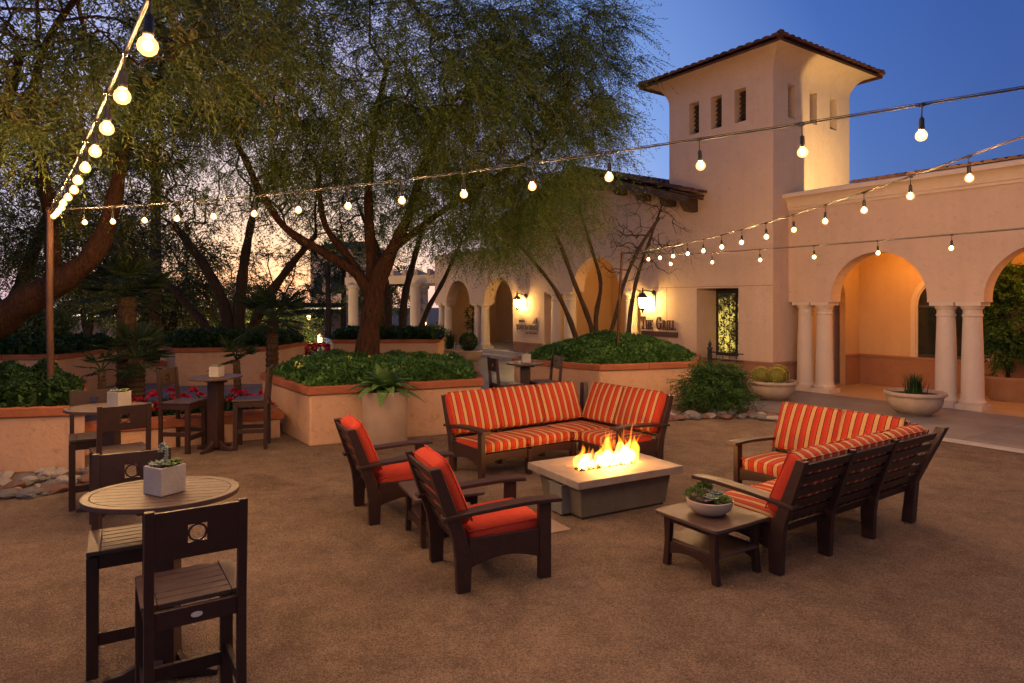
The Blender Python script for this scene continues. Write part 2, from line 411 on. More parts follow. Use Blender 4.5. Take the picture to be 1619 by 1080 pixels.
# road and parking beyond the drop
mb = MB()
xs = np.linspace(-70,-9.8,40); ys = np.linspace(28,46,14)
mb.grid(lambda a,b: ((-70+60*a), 28+18*b, terrain(-70+60*a,28+18*b)+.02), 60, 24)
o = mb.build('road', M_asphalt, smooth=180); o['kind'] = 'structure'

# ------------------------------------------------------------------ building
bld = thing('restaurant_building', 'peach stucco building with square tower, tiled roofs and arched colonnade', 'building', OB, BANG)

def arch_wall(mb, t0, t1, spans, top, nseg=20):
    """spans: ('solid', s0, s1, zbase) or ('arch', s0, s1, spring); top: function of s"""
    for sp in spans:
        kind, s0, s1, zb = sp
        if kind == 'solid':
            n = max(1, int((s1-s0)/.6)); ss = [s0+(s1-s0)*i/n for i in range(n+1)]; zz = [zb]*(n+1)
        else:
            r = (s1-s0)/2; c = (s0+s1)/2; n = nseg
            ss = [c - r*math.cos(PI*i/n) for i in range(n+1)]; zz = [zb + r*math.sin(PI*i/n) for i in range(n+1)]
        for i in range(n):
            a, b = ss[i], ss[i+1]; za, zc = zz[i], zz[i+1]; ta, tb = top(a), top(b)
            mb.add([(a,t0,za),(b,t0,zc),(b,t0,tb),(a,t0,ta)], [(0,1,2,3)])
            mb.add([(a,t1,za),(b,t1,zc),(b,t1,tb),(a,t1,ta)], [(3,2,1,0)])
            mb.add([(a,t0,za),(b,t0,zc),(b,t1,zc),(a,t1,za)], [(3,2,1,0)])
            mb.add([(a,t0,ta),(b,t0,tb),(b,t1,tb),(a,t1,ta)], [(0,1,2,3)])
        if kind == 'solid':
            for s, fl in ((s0,False),(s1,True)):
                q = [(s,t0,zb),(s,t0,top(s)),(s,t1,top(s)),(s,t1,zb)]
                mb.add(q, [(3,2,1,0) if fl else (0,1,2,3)])

def holed(mb, P, xa, xb, za, zb, holes):
    """planar wall, P(x, z, depth) -> point; holes (x0,x1,z0,z1,depth)"""
    X = sorted({xa, xb, *[h[0] for h in holes], *[h[1] for h in holes]})
    Z = sorted({za, zb, *[h[2] for h in holes], *[h[3] for h in holes]})
    for i in range(len(X)-1):
        for j in range(len(Z)-1):
            cx = (X[i]+X[i+1])/2; cz = (Z[j]+Z[j+1])/2
            if any(h[0]<cx<h[1] and h[2]<cz<h[3] for h in holes): continue
            mb.add([P(X[i],Z[j],0),P(X[i+1],Z[j],0),P(X[i+1],Z[j+1],0),P(X[i],Z[j+1],0)], [(0,1,2,3)])
    for (x0,x1,z0,z1,d) in holes:
        a=[P(x0,z0,0),P(x1,z0,0),P(x1,z1,0),P(x0,z1,0)]; b=[P(x0,z0,d),P(x1,z0,d),P(x1,z1,d),P(x0,z1,d)]
        mb.add(a+b, [(0,4,5,1),(1,5,6,2),(2,6,7,3),(3,7,4,0)])

# tower: shell, flare, windows
TS0, TS1, TT0, TT1 = -4.46, -1.2, -.6, 2.87
ZF, ZE, FL = 7.62, 8.22, .52
wins_f = [(-4.46+.87-.17+.0, 0), (0,0), (0,0)]
tw = MB()
WZ0, WZ1 = 6.70, 7.66
fw = [(-c-.17, -c+.17) for c in (1.2+2.39, 1.2+1.66, 1.2+.93)]
ZTOPW = WZ1 + .0
front_holes = [(a, b, WZ0, WZ1-.12, .28) for a, b in fw] + [(-3.5,-2.18,.70,2.52,.86)]
holed(tw, lambda x,z,d: (x, TT0+d, z), TS0, TS1, 0, ZF, front_holes)
rw = [(-.6+.62, -.6+.96), (-.6+1.56, -.6+1.90), (-.6+2.50, -.6+2.84)]
holed(tw, lambda x,z,d: (TS1-d, x, z), TT0, TT1, 0, ZF, [(a,b,WZ0,WZ1-.12,.28) for a,b in rw])
tw.add([(TS0,TT0,0),(TS0,TT1,0),(TS0,TT1,ZF),(TS0,TT0,ZF)], [(3,2,1,0)])
tw.add([(TS1,TT1,0),(TS0,TT1,0),(TS0,TT1,ZF),(TS1,TT1,ZF)], [(0,1,2,3)])
tower = tw.build('tower', M_wall, bld)
fl = MB(); NS = 12
def ring(k):
    a = (PI/2)*k/NS
    e = FL*(1-math.cos(a)); z = ZF + (ZE-ZF)*math.sin(a)
    return [(TS0-e,TT0-e,z),(TS1+e,TT0-e,z),(TS1+e,TT1+e,z),(TS0-e,TT1+e,z)]
for k in range(NS):
    A, C = ring(k), ring(k+1)
    for i in range(4):
        j = (i+1) % 4; fl.add([A[i],A[j],C[j],C[i]], [(0,1,2,3)])
top = ring(NS); fl.add(top, [(0,1,2,3)])
fl.build('tower_flare', M_wall, bld, smooth=35)
lv = []
def louver(x0, x1, P, z0=WZ0, z1=WZ1-.12):
    mb = MB(); n = 7
    for i in range(n):
        z = z0 + (i+.5)*(z1-z0)/n
        mb.add([P(x0,z-.03,.19),P(x1,z-.03,.19),P(x1,z+.06,.27),P(x0,z+.06,.27),P(x0,z-.045,.19),P(x1,z-.045,.19),P(x1,z+.045,.27),P(x0,z+.045,.27)],
               [(0,1,2,3),(7,6,5,4),(0,4,5,1)])
    mb.add([P(x0,z0,.278),P(x1,z0,.278),P(x1,z1,.278),P(x0,z1,.278)], [(0,1,2,3)])
    mb.build('louver', M_darkwood, tower)
for a,b in fw: louver(a,b,lambda x,z,d:(x,TT0+d,z))
for a,b in rw: louver(a,b,lambda x,z,d:(TS1-d,x,z))

def tile_face(mb, A, Bp, C, D, w=.24, rise=.075, over=.06):
    """barrel tiles on the roof quad A-B eave, D-C ridge (A below D)"""
    A, Bp, C, D = map(Vector, (A,Bp,C,D)); L = (Bp-A).length; n = max(1, round(L/w))
    nrm = (Bp-A).cross(D-A).normalized()
    e = (Bp-A).normalized(); up = nrm.cross(e).normalized()
    mb.add([A-nrm*.03,Bp-nrm*.03,C-nrm*.03,D-nrm*.03], [(0,1,2,3)])
    mb.add([A-nrm*.09,Bp-nrm*.09,Bp-nrm*.03,A-nrm*.03], [(0,1,2,3)])
    def hi(x):   # slope length available at eave coordinate x
        d0=(D-A).dot(e); c0=(C-A).dot(e); H=(D-A).dot(up)
        if x < d0: return H*x/max(d0,1e-6)
        if x > c0: return H*(L-x)/max(L-c0,1e-6)
        return H
    for i in range(n):
        xc = (i+.5)*L/n; h = hi(xc)
        if h < .1: h = .1
        rows = max(1, int(h/.42)); 
        for r in range(rows):
            y0 = -over + r*h/rows; y1 = (r+1)*h/rows + .03
            K=6; V=[]
            for (y, rr, lift) in ((y0, w*.52, .028), (y1, w*.44, .0)):
                for k in range(K+1):
                    a = PI*k/K
                    V.append(A + e*(xc - rr*math.cos(a)) + up*y + nrm*(rise*math.sin(a)+lift))
            F=[(k,k+1,K+1+k+1,K+1+k) for k in range(K)]
            F.append(tuple(range(K,-1,-1)))
            mb.add(V, F)
rf = MB(); E = FL + .075; pitch = math.tan(R(15)); ze = ZE + .02
c0=(TS0-E,TT0-E,ze); c1=(TS1+E,TT0-E,ze); c2=(TS1+E,TT1+E,ze); c3=(TS0-E,TT1+E,ze)
half = (TS1-TS0+2*E)/2; ap=((TS0+TS1)/2,(TT0+TT1)/2,ze+half*pitch)
for a,b in ((c0,c1),(c1,c2),(c2,c3),(c3,c0)): tile_face(rf, a, b, ap, ap)
rf.build('tower_roof', M_tile, bld, smooth=50)
for a in (c0,c1,c2,c3):
    pass
hp = MB()
for a in (c0,c1,c2,c3):
    a = Vector(a)+Vector((0,0,.05)); apx = Vector(ap)+Vector((0,0,.06))
    for i in range(5):
        hp.tube([a.lerp(apx,i/5), a.lerp(apx,(i+1)/5+.01)], [.10,.085], 8)
hp.build('hip_ridge', M_tile, bld, smooth=50)
# dado on the tower and front wall
for (a,b) in ((-18.2,-17.2),(-12.05,-10.3),(-5.3,-1.2)):
    dd = MB(); dd.box(a,b,-.64,-.60,0,.64); dd.box(a,b,-.665,-.60,.64,.70)
    if b == -1.2: dd.box(-1.2,-1.16,-.64,2.0,0,.64); dd.box(-1.2,-1.135,-.665,2.0,.64,.70)
    dd.build('dado', M_dado, bld, bevel=.008)

# front wall, left of the tower (large portico arch, two small arches)
GK, GZ, GSL = -7.95, 6.32, .30
def topz(s):
    z = 4.25
    if -12.66 <= s <= -3.2: z = max(z, GZ - .05 - abs(s-GK)*GSL)
    return z
fwl = MB()
arch_wall(fwl, -.6, -.1, [('solid',-18.2,-17.15,2.10),('arch',-17.15,-15.2,2.10),('solid',-15.2,-14.1,2.10),('arch',-14.1,-12.1,2.10),
    ('solid',-12.1,-10.2,0),('solid',-10.2,-8.65,2.5),('arch',-8.65,-6.45,2.5),('solid',-6.45,-5.55,2.5),('solid',-5.55,-4.46,0)], topz)
fwl.build('portico_wall', M_wall, bld, smooth=30)
jt = MB()     # drafting joints in the plaster: thin proud bands
jt.box(-5.3,-1.2,-.606,-.601,2.555,2.57); jt.box(-4.56,-4.545,-.606,-.601,.7,2.555)
jt.build('plaster_joint', M_dado, bld)
# side/back walls of the left corridor
bw = MB()
bw.box(-18.2,-4.46,2.6,2.9,0,4.2); bw.box(-18.2,-18.0,-.1,2.6,0,4.0)
bw.box(-10.4,-10.2,-.1,2.6,0,3.9); bw.box(-5.75,-5.55,-.1,2.6,0,3.9)
bw.build('corridor_back_wall', M_wall_in, bld)
cl = MB(); cl.box(-18.2,-4.46,-.1,2.9,4.0,4.2); cl.build('corridor_ceiling', M_wall_in, bld)
ft = MB(); ft.box(-18.3,-10.2,-1.1,2.6,0,.15); ft.box(-18.3,-10.2,-.75,2.6,.15,.30); ft.build('entry_step', M_kerb, bld, bevel=.01)
fr = MB(); fr.box(-13.5,-13.3,2.5,2.6,.3,2.7); fr.box(-12.1,-11.9,2.5,2.6,.3,2.7); fr.box(-13.5,-11.9,2.5,2.6,2.5,2.75)
dr = fr.build('entry_door', M_trim, bld)
gp = MB(); gp.box(-13.3,-12.75,2.52,2.58,.3,2.5); gp.box(-12.70,-12.1,2.52,2.58,.3,2.5); gp.build('door_pane', M_darkglass, dr)
# gable roof over the portico
def slope_quad(side):
    s_e = GK + side*4.72; z_e = GZ + .12 - 4.72*GSL
    f, b = -1.22, 5.0
    return (s_e, z_e, f, b)
for side in (1, -1):
    s_e, z_e, f, b = slope_quad(side)
    mbt = MB(); zr = GZ + .12
    if side == 1: tile_face(mbt, (s_e,f,z_e),(s_e,b,z_e),(GK,b,zr),(GK,f,zr))
    else: tile_face(mbt, (s_e,b,z_e),(s_e,f,z_e),(GK,f,zr),(GK,b,zr))
    mbt.build('gable_roof', M_tile, bld, smooth=50)
    ms = MB()   # timber soffit and barge board
    n = Vector((GSL*side,0,1)).normalized()
    q = [Vector((s_e,f,z_e))-n*.11, Vector((GK,f,zr))-n*.11, Vector((GK,-.6,zr))-n*.11, Vector((s_e,-.6,z_e))-n*.11]
    ms.prism(q, -n*.05)
    ms.prism([Vector((s_e,f-.02,z_e))-n*.10, Vector((GK,f-.02,zr))-n*.10, Vector((GK,f-.02,zr))-n*.30, Vector((s_e,f-.02,z_e))-n*.30], (0,.07,0))
    ms.build('barge_board', M_darkwood, bld)
    for d in (.8,1.75,2.7,3.65,4.4):
        mo = MB(); s = GK+side*d; z = zr - d*GSL - .33
        mo.prism([(s-.1,-1.12,z-.02),(s-.1,-1.12,z+.12),(s-.1,-.6,z+.12),(s-.1,-.6,z-.22),(s-.1,-.95,z-.2)], (.2,0,0))
        mo.build('corbel', M_darkwood, bld, bevel=.01)
# columns
def column_mb(h, r):
    mb = MB(); pl = r*1.25
    mb.box(-pl,pl,-pl,pl,0,.10)
    prof = [(r*1.17,.10),(r*1.22,.125),(r*1.22,.155),(r*1.1,.18),(r*1.06,.21),(r,.27)]
    for i in range(1,7):
        f=i/6; prof.append((r*(1-.17*f**1.6), .27+(h-.27-.30)*f))
    rt=r*.83
    prof += [(rt*1.09,h-.28),(rt*1.09,h-.25),(rt,h-.235),(rt,h-.15),(rt*1.12,h-.14),(rt*1.22,h-.10),(rt*1.26,h-.075)]
    mb.lathe(prof, 28)
    mb.box(-rt*1.36,rt*1.36,-rt*1.36,rt*1.36,h-.075,h)
    return mb
cproto = None
def put_column(s, t, z0, h, r, key):
    o = column_mb(h, r).build('column', M_column, bld, smooth=35); o.location = (s,t,z0)
for n in range(3):
    for ds in (-.40,-.88):
        put_column(ds+3.1*n, .255, .012, 2.14, .20, 'a')
for k in (17.95,17.42,14.92,14.40): put_column(-k, -.35, .30, 1.80, .19, 'b')
for k in (9.75,9.02,6.15): put_column(-k, -.38, .012, 2.49, .22, 'c')
# arcade wall to the right of the tower
aw = MB(); sp = []
x = -1.2
for n in range(3):
    a0 = -.13+3.1*n; a1 = 1.97+3.1*n-.02
    sp.append(('solid', x, a0, 2.152)); sp.append(('arch', a0, a1, 2.22)); 
    x = a1
sp.append(('solid', x, 9.6, 2.152))
arch_wall(aw, .04, .47, sp, lambda s: 4.46, 28)
aw.build('arcade_wall', M_wall, bld, smooth=30)
cn = MB()
def profile_run(mb, prof, s0, s1):
    n=len(prof)
    V=[(s0,t,z) for t,z in prof]+[(s1,t,z) for t,z in prof]
    mb.add(V,[(i,i+1,n+i+1,n+i) for i in range(n-1)]+[tuple(range(n)),tuple(range(2*n-1,n-1,-1))])
prof=[(.04,4.40),(.0,4.40),(.0,4.46),(-.03,4.47)]
for i in range(7):
    a=PI/2*i/6; prof.append((-.03-.17*(1-math.cos(a)), 4.48+.20*math.sin(a)))
prof += [(-.23,4.69),(-.23,4.78),(-.20,4.80),(.04,4.80)]
profile_run(cn, prof, -1.195, 9.6); cn.build('cornice', M_trim, bld, smooth=30)
mb=MB(); mb.box(-1.195,9.6,.04,2.9,4.47,4.70); mb.build('terrace_roof', M_conc, bld)
ar = MB(); tile_face(ar, (-1.15,2.85,5.34),(9.6,2.85,5.34),(9.6,4.6,5.66),(-1.15,4.6,5.66)); ar.build('arcade_roof', M_tile, bld, smooth=50)
mb=MB(); mb.box(-1.19,9.6,2.9,3.1,4.705,5.27); mb.build('upper_wall', M_wall, bld)
# arcade interior
ai=MB()
holed(ai, lambda x,z,d:(x,2.7+d,z), -.85, 9.6, .012, 3.9, [(.62,1.98,.80,2.05,.16),(3.72,5.08,.80,2.05,.16)])
ai.box(-.86,9.6,.47,2.7,3.9,4.1)
ai.box(9.5,9.6,.04,2.7,.012,3.9)
ai.build('arcade_back_wall', M_wall_in, bld)
si=MB()   # cross wall with arch opening, seen through the colonnade
def crossP(mb, s0, s1):
    tmp=MB(); arch_wall(tmp, 0, s1-s0, [('arch',.62,2.02,2.25),('solid',2.02,2.70,.012),('solid',.47,.62,.012)], lambda s:3.9)
    mb.add([(s0+p[1], p[0], p[2]) for p in tmp.v], tmp.f)
crossP(si, -1.0, -.85); si.build('cross_arch', M_wall_in, bld)
ad=MB(); ad.box(-.81,9.5,2.655,2.70,.012,.74); ad.box(-.81,9.5,2.63,2.70,.74,.80); ad.box(-.85,-.81,2.02,2.70,.012,.74); ad.box(-.85,-.785,2.02,2.70,.74,.80)
ad.build('arcade_dado', M_dado, bld, bevel=.006)
fo=MB(); fo.box(-1.15,9.6,-.02,2.7,.0,.012); fo.build('arcade_floor', plain('arcade_tile',(.34,.24,.15),(.42,.30,.19),3,.45,.4,40,.15), bld)
def arched_window(sc, w, z0, zs):
    mb=MB(); n=18; r=w/2
    pts=[(sc-r,z0)]+[(sc-r*math.cos(PI*i/n), zs+r*math.sin(PI*i/n)) for i in range(n+1)]+[(sc+r,z0)]
    def off(k):
        q=[(sc-r-k,z0)]+[(sc-(r+k)*math.cos(PI*i/n), zs+(r+k)*math.sin(PI*i/n)) for i in range(n+1)]+[(sc+r+k,z0)]; return q
    for (ki,ko,tf,tb) in ((0,.17,2.655,2.70),(.04,.13,2.63,2.655)):
        A=off(ki); C=off(ko); m=len(A)
        V=[(p[0],tf,p[1]) for p in A]+[(p[0],tf,p[1]) for p in C]+[(p[0],tb,p[1]) for p in A]+[(p[0],tb,p[1]) for p in C]
        F=[]
        for i in range(m-1):
            F+= [(i,i+1,m+i+1,m+i),(m+i,m+i+1,3*m+i+1,3*m+i),(2*m+i,2*m+i+1,i+1,i)]
        mb.add(V,F)
    f=mb.build('window_frame', M_trim, bld)
    g=MB(); g.add([(p[0],2.692,p[1]) for p in pts],[tuple(range(len(pts)))]); g.build('window_pane', M_darkglass, f)
    g=MB(); g.box(sc-.03,sc+.03,2.675,2.69,z0,zs+r); g.box(sc-r,sc+r,2.675,2.69,zs-.03,zs+.03); g.box(sc-r,sc+r,2.675,2.69,z0,z0+.08); g.build('mullion', M_metal, f)
arched_window(1.30,1.36,.80,2.05); arched_window(4.40,1.36,.80,2.05)
# recessed window in the tower foot
wf=MB(); x0,x1,z0,z1=-3.5,-2.18,.70,2.52; y=.21
for (a,b,c,d) in ((x0,x1,z0,z0+.07),(x0,x1,z1-.13,z1),(x0,x0+.06,z0+.07,z1-.13),(x1-.06,x1,z0+.07,z1-.13),((x0+x1)/2-.03,(x0+x1)/2+.03,z0+.07,z1-.13)):
    wf.box(a,b,y,y+.05,c,d)
wfr=wf.build('recessed_window', M_metal, bld)
def lit_pane():
    m,nt,out=nodes('lit_interior'); v=coords(nt)
    c=ramp(nt,noise(nt,v,1.7,3,.5,.4),[(.40,(.02,.02,.01)),(.50,(.22,.15,.035)),(.60,(.95,.70,.13))])
    e=nt.nodes.new('ShaderNodeEmission'); nt.links.new(c,e.inputs[0]); e.inputs[1].default_value=.75
    nt.links.new(e.outputs[0],out.inputs['Surface']); return m
g=MB(); g.box(x0,x1,y+.03,y+.04,z0,z1); g.build('pane', lit_pane(), wfr)
g=MB(); rr_=random.Random(9)
for i in range(260):
    cx,cz=rr_.uniform(x0+.08,x1-.08),rr_.uniform(z0+.08,z1-.2); r_=rr_.uniform(.03,.085); a0=rr_.uniform(0,6.3); P_=[]
    for k in range(9):
        a=a0+k*.62; q=r_*(1-.09*k); P_.append((cx+q*math.cos(a), y-.03+rr_.uniform(-.01,.01), cz+q*math.sin(a)))
    g.tube(P_,.009,5)
    a=rr_.uniform(0,6.3); g.prism([(cx,y-.04,cz),(cx+.05*math.cos(a-.4),y-.04,cz+.05*math.sin(a-.4)),(cx+.09*math.cos(a),y-.04,cz+.09*math.sin(a)),(cx+.05*math.cos(a+.4),y-.04,cz+.05*math.sin(a+.4))],(0,.006,0))
for k in range(7): g.tube([(x0+.1+k*(x1-x0-.2)/6,y-.03,z0+.05),(x0+.1+k*(x1-x0-.2)/6,y-.03,z1-.13)],.010,5)
g.build('scrollwork', M_metal, wfr)

# signs
def letters_serif(text, h, caps_big, depth, gap=.08):
    """small-caps serif lettering drawn with strokes; returns MB in x-z plane (y = thickness)"""
    mb=None; x=0
    def bar(x0,x1,z0,z1): mb.box(x0,x1,-depth,0,z0,z1)
    def arc(cx,cz,rx,rz,a0,a1,w,n=12):
        P=[]
        for i in range(n+1):
            a=a0+(a1-a0)*i/n; P.append((math.cos(a),math.sin(a)))
        for i in range(n):
            (c0,s0),(c1,s1)=P[i],P[i+1]
            mb.prism([(cx+rx*c0,0,cz+rz*s0),(cx+rx*c1,0,cz+rz*s1),(cx+(rx-w)*c1,0,cz+(rz-w*.6)*s1),(cx+(rx-w)*c0,0,cz+(rz-w*.6)*s0)],(0,-depth,0))
    def stem(x,H,w):
        bar(x,x+w,0,H); bar(x-.35*w,x+1.35*w,0,.09*H); bar(x-.35*w,x+1.35*w,.91*H,H)
    out=[]
    for i,ch in enumerate(text):
        mb=MB()
        H = h if i in caps_big else h*.74
        w=.17*H; th=.09*H
        if ch==' ': x+=.42*h; continue
        if ch=='T':
            bar(x,x+.78*H,H-th*1.3,H); bar(x,x+.06*H,H*.76,H); bar(x+.72*H,x+.78*H,H*.76,H); bar(x+.39*H-w/2,x+.39*H+w/2,0,H); bar(x+.2*H,x+.58*H,0,th); x+=.78*H
        elif ch=='H':
            stem(x+.06*H,H,w); stem(x+.56*H,H,w); bar(x+.1*H,x+.6*H,.46*H,.46*H+th); x+=.8*H
        elif ch=='E':
            stem(x+.06*H,H,w); bar(x+.1*H,x+.6*H,0,th); bar(x+.1*H,x+.58*H,H-th,H); bar(x+.1*H,x+.46*H,.46*H,.46*H+th); bar(x+.54*H,x+.6*H,0,.24*H); bar(x+.52*H,x+.58*H,.78*H,H); x+=.64*H
        elif ch=='G':
            arc(x+.45*H,H/2,.43*H,.5*H,R(48),R(330),w,18); bar(x+.66*H,x+.66*H+w,.05*H,.46*H); bar(x+.52*H,x+.92*H,.42*H,.42*H+th); bar(x+.68*H,x+.76*H,.68*H,H*.97); x+=.94*H
        elif ch=='R':
            stem(x+.06*H,H,w); arc(x+.34*H,.73*H,.26*H,.27*H,R(-90),R(90),w*.9,10); bar(x+.1*H,x+.36*H,H-th,H); bar(x+.1*H,x+.36*H,.46*H,.46*H+th)
            mb.prism([(x+.3*H,0,.47*H),(x+.48*H,0,.47*H),(x+.78*H,0,0),(x+.58*H,0,0)],(0,-depth,0)); x+=.8*H
        elif ch=='I': stem(x+.06*H,H,w); x+=.32*H
        elif ch=='L':
            stem(x+.06*H,H,w); bar(x+.1*H,x+.58*H,0,th); bar(x+.52*H,x+.58*H,0,.28*H); x+=.62*H
        elif ch=='.': bar(x,x+.1*H,0,.1*H); x+=.14*H
        x+=gap*h
        out.append(mb)
    return out,x
def font_mesh(text, size, depth, squash=1.0):
    cu=bpy.data.curves.new('lettering','FONT'); cu.body=text; cu.size=size; cu.extrude=depth/2; cu.offset=.006*size
    o=bpy.data.objects.new('lettering',cu); COL.objects.link(o)
    bpy.context.view_layer.update()
    me=bpy.data.meshes.new_from_object(o.evaluated_get(bpy.context.evaluated_depsgraph_get()))
    bpy.data.objects.remove(o); bpy.data.curves.remove(cu); return me
sg=thing('wall_sign','dark bronze serif letters reading THE GRILL over a solid bar beside lit lantern','sign', B(-5.52,-.62,1.37), BANG)
lts,wd=letters_serif('THE GRILL',.40,(0,4),.03); k=1.33/wd
for mb in lts:
    mb.v=[(p[0]*k,p[1],p[2]*.92) for p in mb.v]
    mb.build('letter', M_sign, sg)
mb=MB(); mb.box(.03,1.40,-.03,0,-.20,-.05); mb.build('underline_bar', M_sign, sg, bevel=.004)
s2=thing('wall_sign','small dark lettered hotel sign with mountain emblem under the farther lantern','sign', B(-11.85,-.62,1.05), BANG)
def place_text(txt,size,x,z,wid,name='lettering'):
    me=font_mesh(txt,size,.02); me.materials.append(M_sign)
    xs=[v.co.x for v in me.vertices]; k=wid/(max(xs)-min(xs)); 
    o=bpy.data.objects.new(name,me); COL.objects.link(o); o.parent=s2; o.rotation_euler=(R(90),0,0); o.location=(x,0,z); o.scale=(k,1,1); return o
place_text('SHADOW RIDGE',.27,.0,.10,1.30); place_text("MARRIOTT'S",.10,.16,.38,.36); place_text('THE VILLAGES',.07,.55,-.03,.70)
mb=MB(); mb.box(.28,1.25,-.02,0,.045,.06); mb.build('rule_line', M_sign, s2)
mb=MB(); mb.prism([(1.05,0,.34),(1.26,0,.34),(1.26,0,.56)],(0,-.02,0)); mb.prism([(1.0,0,.34),(1.04,0,.34),(1.2,0,.55)],(0,-.02,0)); mb.build('mountain_emblem', M_sign, s2)

# wall lanterns
def lantern(s, z, label):
    t=thing('wall_lantern', label, 'lantern', B(s,-.60,z), BANG, 'black wall lanterns')
    mb=MB(); mb.box(.16,.26,-.03,0,-.10,.34); mb.lathe([(.0,0),(.05,.02),(.07,.06),(.05,.12),(.0,.16)],10,(.21,-.05,.22)); mb.build('backplate', M_metal, t, bevel=.006)
    mb=MB(); mb.tube([(.21,-.04,.26),(.19,-.14,.34),(.08,-.24,.37),(0,-.27,.33)],.013,8); mb.build('bracket', M_metal, t, smooth=60)
    mb=MB(); mb.lathe([(.015,.40),(.025,.36),(.03,.30),(.09,.25),(.15,.17),(.155,.14),(.10,.14)],8,(0,-.27,0)); mb.lathe([(.0,.44),(.025,.42),(.0,.39)],8,(0,-.27,0)); mb.build('hood', M_metal, t, smooth=40)
    mb=MB(); mb.lathe([(.105,.138),(.105,.02),(.075,-.14),(.0,-.14)],8,(0,-.27,0)); mb.build('lamp_glass', M_lantern, t)
    mb=MB()
    for i in range(8):
        a=2*PI*(i)/8; mb.beam((.112*math.cos(a),-.27+.112*math.sin(a),.14),(.08*math.cos(a),-.27+.08*math.sin(a),-.14),.012,.012)
    mb.lathe([(.085,-.135),(.09,-.16),(.05,-.20),(.02,-.23),(.028,-.26),(.0,-.30)],8,(0,-.27,0)); mb.build('cage', M_metal, t)
lantern(-5.22, 2.13, 'black wall lantern glowing above THE GRILL letters')
lantern(-11.45, 2.10, 'black wall lantern glowing above the small mountain sign')

# floodlight on the terrace behind the cornice, washing half of the tower face
t=thing('floodlight','small dark floodlight on terrace behind the cornice','floodlight', B(1.0,.785,4.70), BANG)
mb=MB(); mb.box(.0,.16,.004,.14,0,.05); mb.build('housing', M_metal, t)
mb=MB(); mb.box(-.35,.16,-.006,.0,0,.28); mb.build('added_shadow_fin', M_metal, t)  # unseen fin added to cut the lamp's light to a sharp edge
def point(name, loc, energy, color, rad=.05, kind='POINT', rot=None, **kw):
    l=bpy.data.lights.new(name,kind); l.energy=energy; l.color=color
    if kind!='AREA': l.shadow_soft_size=rad
    for k,v in kw.items(): setattr(l,k,v)
    o=bpy.data.objects.new(name,l); COL.objects.link(o); o.location=loc
    if rot: o.rotation_euler=rot
    return o
point('floodlight_lamp', B(1.08,.800,4.78), 380, (1,.70,.27), .008)
for s in (.85,3.95,7.0): point('arcade_lamp', B(s,1.5,3.3), 62, (1,.40,.06), .18)
point('portico_lamp', B(-7.55,1.2,3.4), 60, (1,.55,.18), .15)
point('entry_lamp', B(-13.2,1.2,3.3), 9, (1,.6,.28), .15)
point('entry_lamp', B(-16.2,1.2,3.3), 6, (1,.6,.28), .15)

# iron fence post with rail beside the recessed window
t=thing('iron_railing','black wrought iron railing with finial post before the recessed window','railing', B(-2.75,-1.0,0), BANG)
mb=MB(); mb.box(-.04,.04,-.04,.04,0,.96); mb.lathe([(.075,.96),(.075,.99),(.03,1.02),(.055,1.08),(.03,1.14),(.0,1.20)],10); mb.build('post', M_metal, t, smooth=40)
mb=MB()
for z in (.88,.70,.2): mb.beam((.04,0,z),(1.0,0.0,z),.03,.03)
for i in range(4): mb.tube([(.2+.2*i,0,.2),(.2+.2*i,0,.88)],.009,6)
mb.build('rail', M_metal, t)

# pergola beyond the far end of the building
t=thing('pergola','stone column pergola with heavy beams beyond the farther arches','pergola',(0,0,0))
for (x,y) in ((-4.55,31.5),(-4.9,37),(-8.2,34.5)):
    mb=MB(); mb.lathe([(.34,0),(.34,.15),(.27,.2),(.25,3.0),(.33,3.08),(.33,3.2)],20); o=mb.build('column', M_column, t, smooth=40); o.location=(x,y,-.15)
mb=MB(); mb.beam((-3.0,30.9,3.25),(-8.6,34.9,3.25),.35,.4); mb.beam((-3.0,36.4,3.25),(-8.6,38,3.25),.35,.4)
for i in range(9):
    f=i/8; mb.beam((-3.2-5.2*f,30.3+3.8*f,3.58),(-3.4-5.2*f,38.3,3.58),.14,.25)
mb.build('beam', M_trim, t)

